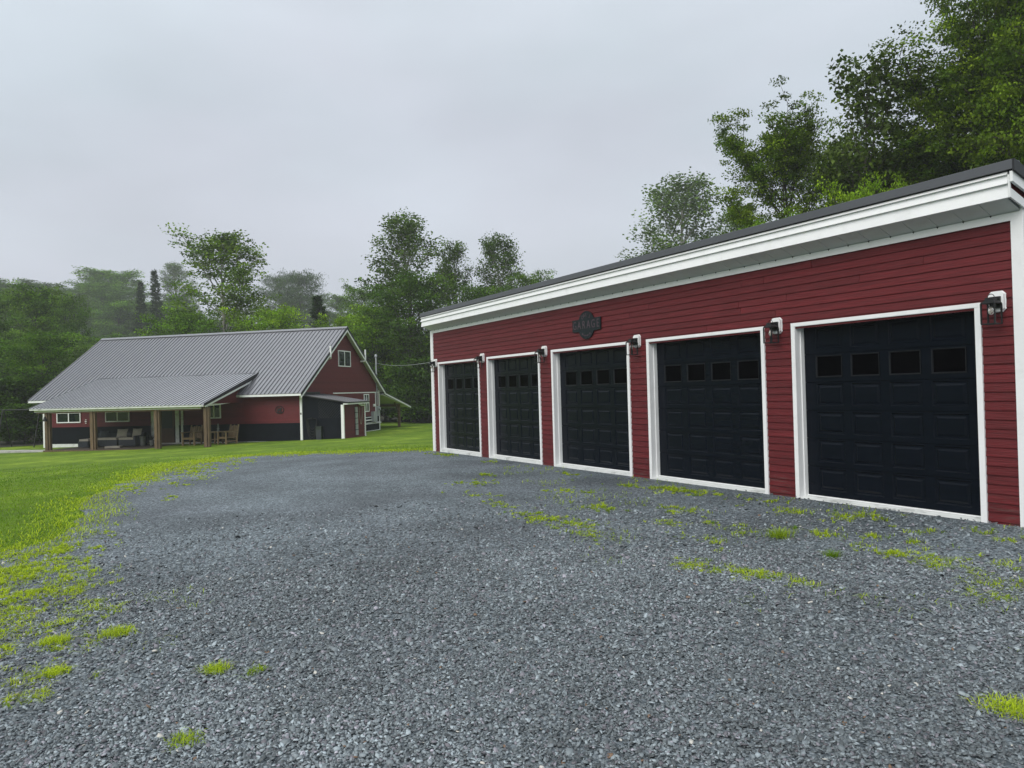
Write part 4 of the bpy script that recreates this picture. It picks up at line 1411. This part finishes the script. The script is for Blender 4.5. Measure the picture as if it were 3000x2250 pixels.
    base_c = np.array(tone)[None] * (1 - mixf[:, None]) + np.array(tone2)[None] * mixf[:, None]
    C = 1.55 * base_c[ids] * cb[ids][:, None] * rg.uniform(0.75, 1.25, n)[:, None]
    wm = wood.mesh('trunk', M[barkm], smooth=True)
    lm = leaf_mesh('crown', P, N, T, S, C, shape, M['needle' if shape == 'needle' else 'leaf'])
    rad_ = np.hypot(P[:, 0], P[:, 1])
    return wm, lm, float(np.percentile(P[:, 2], 99.6)), 2 * float(np.percentile(rad_, 96))

KIND = {}
def kind(k, *a, **kw):
    KIND[k] = tree_meshes(*a, **kw)
G1, G2 = (0.036, 0.078, 0.009), (0.090, 0.152, 0.015)
kind('near_a', 11, 13.0, 8.0, 0.12, 'round', 42, 14, 78.0, 0.108, 'diamond', 'bark', flat=0.40, step=6.5, clump=1.6, tone=(0.034, 0.070, 0.007), tone2=(0.125, 0.175, 0.012))
kind('near_b', 12, 14.0, 7.0, 0.08, 'round', 46, 14, 78.0, 0.108, 'diamond', 'bark', flat=0.40, step=6.5, clump=1.6, tone=(0.032, 0.066, 0.007), tone2=(0.115, 0.162, 0.011))
kind('maple_a', 21, 14.0, 8.5, 0.14, 'round', 26, 9, 36, 0.20, 'diamond', 'bark', flat=0.34, step=5.5, clump=1.7, tone=G1, tone2=G2)
kind('maple_b', 22, 14.0, 7.6, 0.10, 'taper', 28, 9, 36, 0.20, 'diamond', 'bark', flat=0.36, step=5.5, clump=1.6, tone=G1, tone2=G2)
kind('maple_c', 23, 12.0, 8.0, 0.06, 'round', 30, 9, 36, 0.20, 'diamond', 'bark', flat=0.34, step=5.5, clump=1.7, tone=G1, tone2=G2)
kind('open', 24, 16.0, 9.0, 0.10, 'taper', 30, 9, 40, 0.19, 'diamond', 'palebark', flat=0.36, step=6.0, clump=1.6, tone=(0.042, 0.085, 0.008), tone2=(0.112, 0.165, 0.013))
kind('poplar_a', 31, 16.0, 6.6, 0.08, 'taper', 38, 9, 26, 0.17, 'diamond', 'palebark', flat=0.9, step=4.0, clump=1.35, tone=(0.034, 0.066, 0.010), tone2=(0.076, 0.116, 0.018))
kind('poplar_b', 32, 16.0, 5.6, 0.08, 'taper', 32, 9, 26, 0.17, 'diamond', 'bark', flat=0.9, step=4.0, clump=1.35, tone=(0.034, 0.066, 0.010), tone2=(0.076, 0.116, 0.018))
kind('pine', 41, 18.0, 8.0, 0.2, 'pine', 60, 8, 20, 0.42, 'needle', 'bark', flat=0.6, tone=(0.028, 0.050, 0.018), tone2=(0.045, 0.070, 0.022))
kind('spruce', 42, 16.0, 4.2, 0.05, 'cone', 150, 5, 11, 0.36, 'needle', 'bark', flat=0.3, tone=(0.022, 0.040, 0.015), tone2=(0.035, 0.055, 0.018))
kind('bush_a', 51, 4.0, 4.5, 0.03, 'bush', 60, 6, 14, 0.18, 'diamond', 'bark', tone=G1, tone2=G2)
kind('small', 52, 7.0, 4.6, 0.1, 'round', 26, 9, 34, 0.09, 'diamond', 'bark', flat=0.35, step=6.0, clump=1.5, tone=(0.048, 0.092, 0.008), tone2=(0.115, 0.170, 0.014))
kind('slim', 53, 12.0, 2.6, 0.25, 'column', 40, 5, 10, 0.18, 'diamond', 'bark', flat=0.9, tone=(0.032, 0.06, 0.012), tone2=(0.07, 0.105, 0.018), trunk_r=0.09)

def plant(k, name, label, cat, x, y, H, W, tint=(1, 1, 1), rz=None, group=None, lean=0.0, sink=0.1):
    wm, lm, h0, w0 = KIND[k]
    t = thing(name, label, cat, (x, y, gz(x, y) - sink), random.uniform(0, 6.28) if rz is None else rz, group)
    s = H / h0
    sw_ = W / w0
    t.scale = (sw_, sw_, s)
    if lean:
        t.rotation_euler = (0, lean, t.rotation_euler.z * 0)
    link_mesh('trunk', wm, t)
    c = link_mesh('crown', lm, t)
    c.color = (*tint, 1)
    return t

def cam_dir(px):
    """bearing only, used below to lay the tree belt out as a fan around the yard"""
    v = fw + rt * ((px - 1500) / 2180)
    v = Vector((v.x, v.y))
    return v
def at(px, d):
    v = cam_dir(px)
    return CAM.x + v.x * d, CAM.y + v.y * d

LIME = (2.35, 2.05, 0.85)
HAZE_TINT = (1.12, 1.10, 1.35)  # distance haze put into the leaf colour as a pale bluish lift
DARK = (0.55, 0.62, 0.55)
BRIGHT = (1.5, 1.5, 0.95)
TREES = [
    # kind, bearing, distance, height, width, tint, name, label
    ('maple_a', 15, 75, 14.4, 6.2, (1.0, 1.0, .9), 'maple_tree', 'dull green maple at the far left edge of the tree line'),
    ('maple_b', 115, 72, 14.0, 6.0, (1.2, 1.2, .9), 'maple_tree', 'maple with a pointed top second from the left edge of tree line'),
    ('maple_c', 198, 80, 14.2, 5.6, (1.0, 1.02, .95), 'maple_tree', 'dark maple left of the pale misty maples in the tree line'),
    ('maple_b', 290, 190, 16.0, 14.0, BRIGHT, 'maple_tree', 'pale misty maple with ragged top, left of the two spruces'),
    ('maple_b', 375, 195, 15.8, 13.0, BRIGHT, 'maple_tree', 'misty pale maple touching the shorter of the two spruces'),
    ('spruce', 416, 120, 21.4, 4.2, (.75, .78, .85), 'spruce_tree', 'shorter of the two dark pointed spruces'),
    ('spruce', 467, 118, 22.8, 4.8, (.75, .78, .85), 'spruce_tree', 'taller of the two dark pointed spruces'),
    ('poplar_a', 526, 200, 18.5, 10.0, HAZE_TINT, 'poplar_tree', 'misty grey poplar between the spruces and the tall open maple'),
    ('open', 668, 62, 16.3, 8.8, (1.1, 1.1, .9), 'maple_tree', 'tall open maple with pale trunk rising behind the house roof'),
    ('maple_c', 545, 59, 9.5, 6.6, BRIGHT, 'maple_tree', 'fresh green low maple at the foot of the tall open maple'),
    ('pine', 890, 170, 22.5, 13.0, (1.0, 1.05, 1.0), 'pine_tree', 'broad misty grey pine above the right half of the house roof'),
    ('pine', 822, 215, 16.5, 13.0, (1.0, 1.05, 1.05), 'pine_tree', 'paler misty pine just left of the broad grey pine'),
    ('maple_c', 800, 59, 9.5, 7.0, LIME, 'maple_tree', 'yellow green maple behind the middle of the house ridge'),
    ('spruce', 945, 66, 11.2, 4.2, (.8, .95, .8), 'spruce_tree', 'small dark fir behind the house near the gable peak'),
    ('maple_b', 1002, 180, 17.0, 10.5, (1.2, 1.2, 1.0), 'maple_tree', 'round topped misty maple right of the grey pine'),
    ('maple_a', 1078, 86, 15.2, 6.2, (1.05, 1.05, .95), 'maple_tree', 'mid green maple left of the tall poplar'),
    ('maple_c', 1010, 62, 9.1, 4.6, LIME, 'maple_tree', 'yellow green maple just above the gable peak of the house'),
    ('maple_b', 1098, 60, 9.7, 5.2, (1.95, 1.8, .85), 'maple_tree', 'yellow green maple right of the house gable'),
    ('poplar_a', 1212, 63, 17.4, 7.6, (1, 1, 1), 'poplar_tree', 'tallest poplar right of the house with an airy pointed crown'),
    ('maple_c', 1205, 60, 12.0, 8.2, (.8, .85, .75), 'maple_tree', 'dark dense maple filling the gap between house and garage'),
    ('poplar_b', 1350, 68, 16.0, 4.6, (.9, .9, .95), 'poplar_tree', 'narrow poplar right of the tallest poplar, above the garage roof'),
    ('poplar_a', 1478, 66, 16.2, 5.6, (.72, .78, .72), 'poplar_tree', 'dark bushy poplar above the far end of garage roof'),
    ('maple_a', 1565, 62, 12.4, 4.8, (.9, .9, .85), 'maple_tree', 'lower maple right of the dark bushy poplar above garage roof'),
    ('maple_a', 1420, 60, 11.0, 7.4, (.75, .8, .7), 'maple_tree', 'dark low maple between the poplars, behind the far garage end'),
    ('poplar_a', 2010, 88, 27.2, 13.0, HAZE_TINT, 'poplar_tree', 'misty grey green poplar standing alone above the garage roof middle'),
    ('poplar_a', 2185, 96, 25.4, 6.0, (1.05, 1.05, 1.25), 'poplar_tree', 'paler misty poplar half hidden left of the big maple'),  # bluish tint again stands in for haze
    ('near_a', 2320, 30, 12.4, 6.6, (1.0, 1.0, .9), 'maple_tree', 'broad dark maple at the left of the big trees behind the garage'),
    ('slim', 2470, 27, 13.2, 3.2, (.95, .9, .85), 'young_tree', 'slim leaning tree between the two big maples behind the garage'),
    ('near_b', 2865, 26.5, 13.1, 7.4, (1.0, 1.0, .85), 'maple_tree', 'largest dark maple behind the near half of the garage'),
    ('near_a', 3050, 23.5, 15.2, 6.8, (1.0, 1.0, .85), 'maple_tree', 'tall maple cut by the top right corner of the photo'),
    ('near_b', 3150, 25, 13.2, 8.0, (.9, .95, .85), 'maple_tree', 'maple at the right edge behind the garage corner'),
    ('small', 2535, 21.5, 7.5, 2.9, (1.7, 1.6, .85), 'young_maple', 'small bright green maple peeking over the garage roof'),
    ('small', 2270, 25, 7.4, 2.6, (1.1, 1.2, .85), 'young_maple', 'small fresh green maple under the broad dark maple'),
    ('near_b', 2650, 32, 11.9, 7.6, (.8, .85, .85), 'maple_tree', 'shaded maple behind the slim leaning tree'),
    ('maple_c', 122, 50, 7.4, 6.6, (1.0, 1.05, .75), 'maple_tree', 'spreading dark maple with visible trunk left of the house'),
]
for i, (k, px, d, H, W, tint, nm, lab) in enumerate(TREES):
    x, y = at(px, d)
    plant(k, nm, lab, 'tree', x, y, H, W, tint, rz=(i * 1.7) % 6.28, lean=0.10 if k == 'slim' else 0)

# the wood behind: many alike trees
fill = []
for px in np.linspace(-330, 1640, 30):
    fill.append((px + rng.uniform(-25, 25), rng.uniform(74, 96), rng.uniform(7.5, 10.5)))
for px in np.linspace(-420, 1300, 22):
    fill.append((px + rng.uniform(-25, 25), rng.uniform(62, 70), rng.uniform(5.5, 8.0)))
for px in (-420, -300, -180, -60):
    fill.append((px, rng.uniform(60, 75), rng.uniform(9, 11)))
for px in np.linspace(-150, 1150, 24):
    fill.append((px + rng.uniform(-20, 20), rng.uniform(165, 205), rng.uniform(8.0, 13.0)))
for px in np.linspace(-60, 620, 16):
    fill.append((px + rng.uniform(-8, 8), rng.uniform(158, 188), rng.uniform(11.0, 13.5)))
for px in np.linspace(-100, 1120, 22):
    fill.append((px + rng.uniform(-20, 20), rng.uniform(112, 145), rng.uniform(9.0, 13.0)))
for (px, d, H) in fill:
    x, y = at(px, d)
    s = random.uniform(.75, 1.45) if px > 230 else random.uniform(.60, 1.05)
    plant(random.choice(['maple_a', 'maple_b', 'maple_b', 'maple_c', 'poplar_a']), 'forest_tree', 'one of the alike broadleaf trees massed in the wood behind the house' if d < 100 else 'one of the alike hazy trees on the far hillside behind the house', 'tree', x, y, H, H * (0.62 if d < 150 else 1.0), (s, s * 1.04, s * 0.9), group='trees massed in the wood behind the house' if d < 100 else 'hazy trees on the far hillside')
for (px, d, H) in ((3330, 26, 13), (3600, 24, 12), (3900, 28, 13), (1800, 60, 9), (1950, 55, 9), (2100, 50, 8), (2250, 48, 8), (1700, 70, 10), (2420, 46, 9), (2620, 42, 10), (2820, 40, 11)):
    x, y = at(px, d)
    plant(random.choice(['near_a', 'near_b']) if px > 3000 else random.choice(['maple_a', 'maple_b', 'maple_c']), 'forest_tree', 'one of the alike trees massed in the wood behind the garage', 'tree', x, y, H, H * 0.6, (.85, .9, .8), group='trees massed in the wood behind the garage')
# unseen trees added so the doors and windows mirror dark leaves, not sky
for k in range(17):
    x, y = -44 + k * 6.2 + rng.uniform(-2, 2), -44 - rng.uniform(0, 9) + 0.004 * (k - 8) ** 2
    plant(random.choice(['maple_a', 'maple_b', 'maple_c']), 'forest_tree', 'one of the alike unseen trees added for the door reflections', 'tree', x, y, rng.uniform(12, 16), rng.uniform(8.5, 10.5), (.9, .95, .85), group='unseen trees added for the door reflections')
# shrubs along the edge of the wood
for (px, d, H, W, tint, lab) in ((20, 48, 4.4, 5.0, DARK, 'tall dark shrub at the left edge, below the spreading dark maple'), (70, 47, 2.6, 4.2, DARK, 'low dark shrub above the pale stone border'), (150, 56, 3.6, 4.5, DARK, 'dark shrub half hidden behind the left end of the porch')):
    x, y = at(px, d)
    plant('bush_a', 'shrub', lab, 'shrub', x, y, H, W, tint, group='dark shrubs left of the house')
for (px, d, H, W, tint, lab) in ((1140, 66, 4.6, 5.0, BRIGHT, 'bright shrub seen under the side porch roof'), (1175, 61, 3.8, 3.6, (1.1, 1.2, .85), 'leafy shrub beside the side porch post'), (1215, 58, 4.6, 4.4, (.8, .9, .7), 'shrub right of the side porch roof tip'), (1255, 57, 5.2, 4.8, DARK, 'dark shrub against the far garage corner')):
    x, y = at(px, d)
    plant('bush_a', 'shrub', lab, 'shrub', x, y, H, W, tint, group='shrubs between house and garage')

# shaded forest floor beyond the lawn
ff = [at(px, d) for px, d in ((-700, 44), (-300, 43.5), (-60, 43.5), (110, 44.5), (180, 49), (330, 62), (700, 62), (1100, 62.5), (1190, 60), (1230, 56.5), (1300, 56), (1500, 54))]
ff += [at(px, d) for px, d in ((1500, 125), (1000, 130), (400, 130), (-200, 130), (-700, 120))]
fo = cdt_sheet('forest_floor', ff, 4.0, M['litter'], 0.02)
fo['kind'] = 'structure'

def noise2(P, sc, seed=0):
    """cheap smooth value noise"""
    q = P * sc + 1000.0
    i = np.floor(q).astype(int)
    f = q - i
    f = f * f * (3 - 2 * f)
    def hsh(a, b):
        h = (a * 374761393 + b * 668265263 + seed * 974634777) & 0x7fffffff
        h = (h ^ (h >> 13)) * 1274126177 & 0x7fffffff
        return ((h ^ (h >> 16)) & 0xffff) / 65535.0
    return (hsh(i[:, 0], i[:, 1]) * (1 - f[:, 0]) + hsh(i[:, 0] + 1, i[:, 1]) * f[:, 0]) * (1 - f[:, 1]) + (hsh(i[:, 0], i[:, 1] + 1) * (1 - f[:, 0]) + hsh(i[:, 0] + 1, i[:, 1] + 1) * f[:, 0]) * f[:, 1]

# ------------------------------------------------------------------ slate chips near the camera
def chips():
    out_v, out_lp, out_li, out_c = [], [], [], []
    base = 0
    bands = [(2.4, 5.0, 5000, 0.0094), (5.0, 8.0, 2300, 0.0112), (8.0, 12.5, 760, 0.0128)]
    for d0, d1, dens, rad in bands:
        area = math.pi * (d1 ** 2 - d0 ** 2) * (82 / 360)
        n = int(area * dens)
        ang = rng.uniform(-R(41), R(41), n)
        dist = np.sqrt(rng.uniform(d0 ** 2, d1 ** 2, n))
        base_a = math.atan2(fw.x, fw.y)
        x = CAM.x + np.sin(base_a + ang) * dist
        y = CAM.y + np.cos(base_a + ang) * dist
        P = np.stack([x, y], -1)
        keep = in_poly(P, GP) & ~((P[:, 1] > -0.03) & (P[:, 0] < 15.5))
        # thin out smoothly into the lawn edge
        if d1 > 12:
            keep &= rng.uniform(0, 1, len(P)) < np.clip((12.5 - dist) / 5.5, 0, 1)
        P = P[keep]
        n = len(P)
        z = G(P[:, 0], P[:, 1]) + 0.006
        for sides in (4, 5):
            sel = np.arange(n) % 2 == sides - 4
            Q = np.column_stack([P[sel], z[sel]])
            m = len(Q)
            s = rad * rng.lognormal(0, 0.30, m)
            a0 = rng.uniform(0, 6.28, m)
            asp = rng.uniform(0.5, 0.95, m)
            an = (np.arange(sides)[None] + rng.uniform(-0.3, 0.3, (m, sides))) * 2 * math.pi / sides
            rr_ = s[:, None] * rng.uniform(0.75, 1.25, (m, sides))
            lx, ly = rr_ * np.cos(an), rr_ * np.sin(an) * asp[:, None]
            X = lx * np.cos(a0)[:, None] - ly * np.sin(a0)[:, None]
            Y = lx * np.sin(a0)[:, None] + ly * np.cos(a0)[:, None]
            tilt = rng.normal(0, 0.32, (m, 2))
            th = s * rng.uniform(0.25, 0.5, m)
            lift = rng.uniform(0.0, 0.016, m) + th * 0.6
            ztop = lift[:, None] + X * tilt[:, :1] + Y * tilt[:, 1:]
            top = np.stack([Q[:, :1] + X * .92, Q[:, 1:2] + Y * .92, Q[:, 2:] + ztop], -1)
            bot = np.stack([Q[:, :1] + X * 1.05, Q[:, 1:2] + Y * 1.05, Q[:, 2:] + ztop - th[:, None]], -1)
            V = np.concatenate([top, bot], 1)
            faces = [tuple(range(sides))] + [((i + 1) % sides, i, sides + i, sides + (i + 1) % sides) for i in range(sides)]
            idx = np.concatenate([np.array(f) for f in faces])
            fl = np.array([len(f) for f in faces])
            out_v.append(V.reshape(-1, 3))
            out_li.append((idx[None] + (np.arange(m) * sides * 2)[:, None]).ravel() + base)
            out_lp.append(np.tile(fl, m))
            base += m * sides * 2
            br = np.clip(rng.lognormal(-1.90, 0.45, m), 0.042, 0.36) * (0.68 + 0.50 * noise2(Q[:, :2], 0.8, 41) * noise2(Q[:, :2], 2.3, 42) + 0.36 * noise2(Q[:, :2], 0.33, 43))
            hue = rng.uniform(0, 1, m)
            br = br * 1.08
            c = np.stack([br * (0.90 + 0.10 * (hue > .88)), br * (1.04 - 0.07 * (hue > .88)), br * (1.12 - 0.03 * hue)], -1)
            pale = rng.uniform(0, 1, m) < 0.0028
            c[pale] = np.array([0.55, 0.53, 0.48])
            tan = rng.uniform(0, 1, m) < 0.003
            c[tan] = np.array([0.19, 0.12, 0.075])
            out_c.append(np.repeat(c, sides * 2, axis=0))
    me = np_mesh('gravel', np.concatenate(out_v), np.concatenate(out_lp), np.concatenate(out_li), M['chips'], np.concatenate(out_c))
    o = link_mesh('gravel', me)
    o['kind'] = 'stuff'
    return o
chips()

# ------------------------------------------------------------------ grass: mown lawn blades, weeds in the gravel, a few single tufts
def blades(name, P, hgt, wid, col, lean=0.5, seg=True):
    n = len(P)
    a = rng.uniform(0, 2 * math.pi, n)
    d = np.stack([np.cos(a), np.sin(a), np.zeros(n)], -1)
    s = np.stack([-np.sin(a), np.cos(a), np.zeros(n)], -1) * (wid / 2)[:, None]
    le = (rng.uniform(0.15, 1.0, n) * lean)[:, None]
    b0 = P
    mid = P + d * hgt[:, None] * le * 0.4 + np.array([0, 0, 1.0]) * (hgt * 0.6)[:, None]
    tip = P + d * hgt[:, None] * le * 1.25 + np.array([0, 0, 1.0]) * (hgt * (1.0 - 0.35 * le[:, 0]))[:, None]
    V = np.stack([b0 - s, b0 + s, mid + s * .8, tip, mid - s * .8], 1).reshape(-1, 3)
    L = (np.array([0, 1, 2, 4, 4, 2, 3])[None] + (np.arange(n) * 5)[:, None]).ravel()
    LP = np.tile(np.array([4, 3]), n)
    return np_mesh(name, V, LP, L, M['blade'], np.repeat(col, 5, axis=0))

def ground_pts(P, dz=0.0):
    return np.column_stack([P, G(P[:, 0], P[:, 1]) + dz])

# mown lawn
n = 225000
P = np.column_stack([rng.uniform(-14, 9.0, n), rng.uniform(-19, 1.0, n)])
dcam = np.hypot(P[:, 0] - CAM.x, P[:, 1] - CAM.y)
keep = ~in_poly(P, GP) & (dcam < 34) & (rng.uniform(0, 1, n) < np.clip((13.5 / dcam) ** 1.6, 0, 1) * np.clip((31 - dcam) / 12, 0, 1)) & ~((P[:, 0] > -0.6) & (P[:, 1] > -0.3))
P = P[keep]
dc = dcam[keep]
f = noise2(P, 0.55, 3)[:, None] * 0.6 + noise2(P, 2.2, 4)[:, None] * 0.4
C = np.array([(0.105, 0.220, 0.014)]) * (1 - f) + np.array([(0.260, 0.380, 0.028)]) * f
C = C * rng.uniform(0.7, 1.3, (len(P), 1))
gl = link_mesh('grass', blades('grass', ground_pts(P), rng.uniform(0.018, 0.042, len(P)), 0.009 * np.clip(dc / 12, 1, 2.2), C))
gl['kind'] = 'stuff'

# weeds: lime crab grass creeping into the gravel
E2 = np.array(edge_pts)
def dist_edge(P):
    best = np.full(len(P), 1e9)
    for i in range(len(E2) - 1):
        a, b = E2[i], E2[i + 1]
        ab = b - a
        t = np.clip(((P - a) @ ab) / (ab @ ab), 0, 1)
        best = np.minimum(best, np.hypot(*(P - a - t[:, None] * ab).T))
    return best
WP, WH, WC = [], [], []
LM, DG = np.array((0.50, 0.61, 0.028)), np.array((0.12, 0.24, 0.016))
def patch(x, y, rx, ry, n, h, mixl=0.8, rot=0.0):
    k = max(3, int(n * 1.9 / 11))
    cen_ = rng.normal(0, 0.62, (k, 2)) * np.array([rx, ry * 1.5])
    sub = rng.normal(0, 0.5, (max(2, k // 9), 2)) * np.array([rx, ry * 1.3])
    pull = rng.uniform(0, 1, k) < 0.6
    cen_[pull] = sub[rng.integers(0, len(sub), pull.sum())] + rng.normal(0, 0.055, (pull.sum(), 2))
    cnt = rng.poisson(11, k)
    n = int(cnt.sum())
    q = np.repeat(cen_, cnt, axis=0) + rng.normal(0, 0.012, (n, 2))
    c, s = math.cos(rot), math.sin(rot)
    p = np.column_stack([x + c * q[:, 0] - s * q[:, 1], y + s * q[:, 0] + c * q[:, 1]])
    keep = noise2(p, 4.0, 9) + rng.uniform(-0.2, 0.2, n) > 0.30
    p = p[keep]
    m_ = np.clip(mixl + np.repeat(rng.normal(0, 0.28, k), cnt)[keep] + rng.normal(0, 0.1, len(p)), 0, 1)[:, None]
    WP.append(p)
    WH.append(rng.uniform(0.35, 0.95, len(p)) * h * np.repeat(rng.uniform(0.5, 1.25, k), cnt)[keep])
    WC.append((LM * m_ + DG * (1 - m_)) * rng.uniform(0.65, 1.25, (len(p), 1)))
# fringe along the lawn edge
n = 240000
P = np.column_stack([rng.uniform(-8, 12.5, n), rng.uniform(-12, 1, n)])
de = dist_edge(P)
wdt = 0.30 + 0.95 * noise2(P, 0.45, 5)
keep = (de < wdt) & (rng.uniform(0, 1, n) < 0.8 * (1 - de / wdt)) & (noise2(P, 2.0, 6) > 0.25) & (P[:, 0] < 11)
P = P[keep]
m_ = np.clip(rng.normal(0.75, 0.25, len(P)), 0, 1)[:, None]
WP.append(P)
WH.append(rng.uniform(0.02, 0.07, len(P)))
WC.append((LM * m_ + DG * (1 - m_)) * rng.uniform(0.65, 1.25, (len(P), 1)))
# left side patches
for (x, y, rx, ry, nn, h) in ((9.45, -9.75, 1.3, .35, 2850, .06), (10.6, -9.7, 1.5, .45, 3800, .06), (11.6, -9.75, 1.2, .4, 2850, .06), (12.2, -9.45, .7, .22, 700, .06), (9.6, -9.3, .9, .18, 950, .05),
                            (10.4, -9.05, .8, .16, 420, .05), (11.2, -9.0, .5, .16, 350, .06), (12.4, -8.95, .45, .16, 380, .06), (12.6, -9.3, .9, .2, 600, .06), (8.9, -9.15, .7, .15, 665, .04), (8.2, -8.6, .5, .1, 160, .04),
                            (13.2, -9.0, .5, .14, 250, .05), (13.7, -9.35, .5, .16, 300, .06), (14.1, -9.3, .3, .1, 120, .06),
                            (-1.5, -6.6, 3.2, .5, 2600, .05), (-3.6, -5.6, 2.2, .6, 1800, .05), (0.8, -7.6, 1.6, .35, 1100, .05), (-4.6, -3.9, .9, .9, 500, .04), (2.6, -8.1, .9, .2, 320, .05), (4.9, -7.6, .5, .15, 180, .04), (1.7, -6.6, .6, .15, 120, .04),
                            (-4.2, -3.0, 1.2, .5, 700, .05), (-2.9, -2.2, 1.2, .3, 400, .04), (-3.4, -4.7, .6, .2, 160, .04)):
    patch(x, y, rx, ry, nn, h, 0.85)
# in front of the garage
for (x, y, rx, ry, nn, h) in ((13.3, -0.95, .55, .22, 520, .07), (13.95, -0.7, .5, .18, 420, .07), (10.1, -0.85, .8, .18, 480, .07), (10.8, -0.65, .5, .12, 260, .07), (12.0, -0.45, .5, .12, 220, .06), (11.4, -3.75, .6, .16, 500, .05), (11.8, -3.5, .7, .2, 560, .05),
                            (12.6, -3.85, .4, .12, 300, .05), (10.9, -3.55, .4, .12, 200, .05), (9.9, -3.5, .4, .1, 180, .05), (7.3, -2.6, .5, .25, 320, .05), (6.3, -1.9, .4, .14, 160, .06), (8.7, -3.3, .5, .15, 220, .05), (11.1, -2.6, .4, .14, 260, .06), (12.1, -1.95, .45, .15, 300, .06),
                            (14.7, -3.85, .42, .09, 420, .055), (15.05, -3.75, .35, .08, 320, .055), (15.35, -3.66, .25, .08, 240, .06), (14.45, -3.98, .25, .08, 260, .055), (15.2, -2.15, .45, .12, 420, .06), (15.75, -2.25, .35, .12, 360, .07), (15.0, -1.6, .4, .12, 180, .06),
                            (16.35, -2.55, .25, .12, 300, .07), (16.6, -2.9, .3, .14, 340, .07), (16.2, -1.8, .4, .14, 240, .07), (13.3, -2.3, .5, .15, 220, .06), (12.6, -2.7, .5, .15, 220, .05), (13.6, -3.1, .5, .15, 200, .05), (14.2, -1.9, .5, .14, 200, .06), (9.4, -1.9, .6, .2, 260, .05), (1.4, -0.35, .6, .14, 260, .06), (0.6, -0.5, .4, .12, 130, .06), (3.9, -0.5, .5, .12, 170, .06),
                            (7.4, -0.6, .4, .1, 130, .06), (15.3, -0.6, .4, .14, 120, .07), (14.8, -1.0, .3, .12, 110, .07)):
    patch(x, y, rx, ry, nn, h, 0.70)
# thin scatter everywhere in the garage half
n = 9000
P = np.column_stack([rng.uniform(1, 18, n), rng.uniform(-4.6, -0.12, n)])
keep = (noise2(P, 1.1, 21) * 0.6 + noise2(P, 4.0, 22) * 0.4 > 0.60) & (P[:, 0] > 3 + 2.2 * -P[:, 1])
P = P[keep]
m_ = np.clip(rng.normal(0.5, 0.25, len(P)), 0, 1)[:, None]
WP.append(P)
WH.append(rng.uniform(0.02, 0.075, len(P)))
WC.append((LM * m_ + DG * (1 - m_)) * rng.uniform(0.65, 1.2, (len(P), 1)))
n = 5000
P = np.column_stack([rng.uniform(8, 15.5, n), rng.uniform(-10.2, -7.6, n)])
keep = (noise2(P, 2.2, 31) * 0.6 + noise2(P, 6.0, 32) * 0.4 > 0.66) & (P[:, 1] < -8.0)
P = P[keep]
m_ = np.clip(rng.normal(0.5, 0.25, len(P)), 0, 1)[:, None]
WP.append(P)
WH.append(rng.uniform(0.02, 0.07, len(P)))
WC.append((LM * m_ + DG * (1 - m_)) * rng.uniform(0.65, 1.2, (len(P), 1)))
WP, WH, WC = np.concatenate(WP), np.concatenate(WH), np.concatenate(WC)
ok = ~((WP[:, 1] > -0.06) & (WP[:, 0] > -0.6) & (WP[:, 0] < 15.5))
WP, WH, WC = WP[ok], WH[ok], WC[ok]
dw = np.hypot(WP[:, 0] - CAM.x, WP[:, 1] - CAM.y)
wd = link_mesh('weeds', blades('weeds', ground_pts(WP, 0.004), WH, 0.0044 * np.clip(dw / 6, 0.9, 2.6), WC, lean=1.9))
wd['kind'] = 'stuff'
def tuft(label, x, y, rad, n, h, mixl):
    n = int(n * 1.4)
    q = np.clip(rng.normal(0, 0.42, (n, 2)), -0.9, 0.9) * rad
    m_ = np.clip(mixl + rng.normal(0, 0.15, n), 0, 1)[:, None]
    C = (LM * m_ + DG * (1 - m_)) * rng.uniform(0.7, 1.25, (n, 1))
    Pq = np.column_stack([q, np.full(n, 0.0)])
    o = link_mesh('grass_tuft', blades('grass_tuft', Pq, rng.uniform(0.5, 1.2, n) * h, np.full(n, 0.0042), C, lean=1.6))
    o.location = (x, y, gz(x, y) + 0.008)
    tag(o, label, 'grass tuft', 'single grass tufts in the gravel')
tuft('bright lime grass tuft at the right edge of the gravel foreground', 17.62, -4.83, 0.17, 420, 0.048, 0.85)
tuft('rounded lime tuft near the lower left of the gravel', 13.92, -9.12, 0.085, 260, 0.05, 0.95)
tuft('flat lime tuft left of the middle foreground', 14.50, -8.22, 0.10, 200, 0.05, 0.7)
tuft('sparse greyish tuft just right of the flat lime tuft', 14.68, -8.0, 0.07, 70, 0.045, 0.35)
tuft('small straggling tuft near the bottom left of the photo', 15.47, -8.50, 0.10, 110, 0.045, 0.55)
tuft('spreading lime tuft at the left, midway up the gravel', 13.22, -8.74, 0.14, 300, 0.06, 0.8)
tuft('lime tuft above the rounded one at lower left', 13.15, -9.14, 0.11, 260, 0.06, 0.9)
tuft('tall green tuft in front of the nearest garage door', 14.05, -2.35, 0.14, 170, 0.13, 0.45)
tuft('dark narrow bladed tuft right of the tall green tuft', 14.98, -2.72, 0.08, 110, 0.085, 0.1)

# ------------------------------------------------------------------ air
hz_ = MB().box(-262, 142, -222, 182, -2.6, 56)
haze = hz_.build('haze', M['white'])
haze['kind'] = 'stuff'
hm_ = bpy.data.materials.new('haze_air')
hm_.use_nodes = True
hn = hm_.node_tree.nodes
hn.clear()
ho = hn.new('ShaderNodeOutputMaterial')
hv = hn.new('ShaderNodeVolumePrincipled')
hv.inputs['Color'].default_value = (0.93, 0.95, 0.98, 1)
hv.inputs['Density'].default_value = 0.00072
hv.inputs['Anisotropy'].default_value = 0.0
hm_.node_tree.links.new(hv.outputs[0], ho.inputs['Volume'])
haze.data.materials.clear()
haze.data.materials.append(hm_)
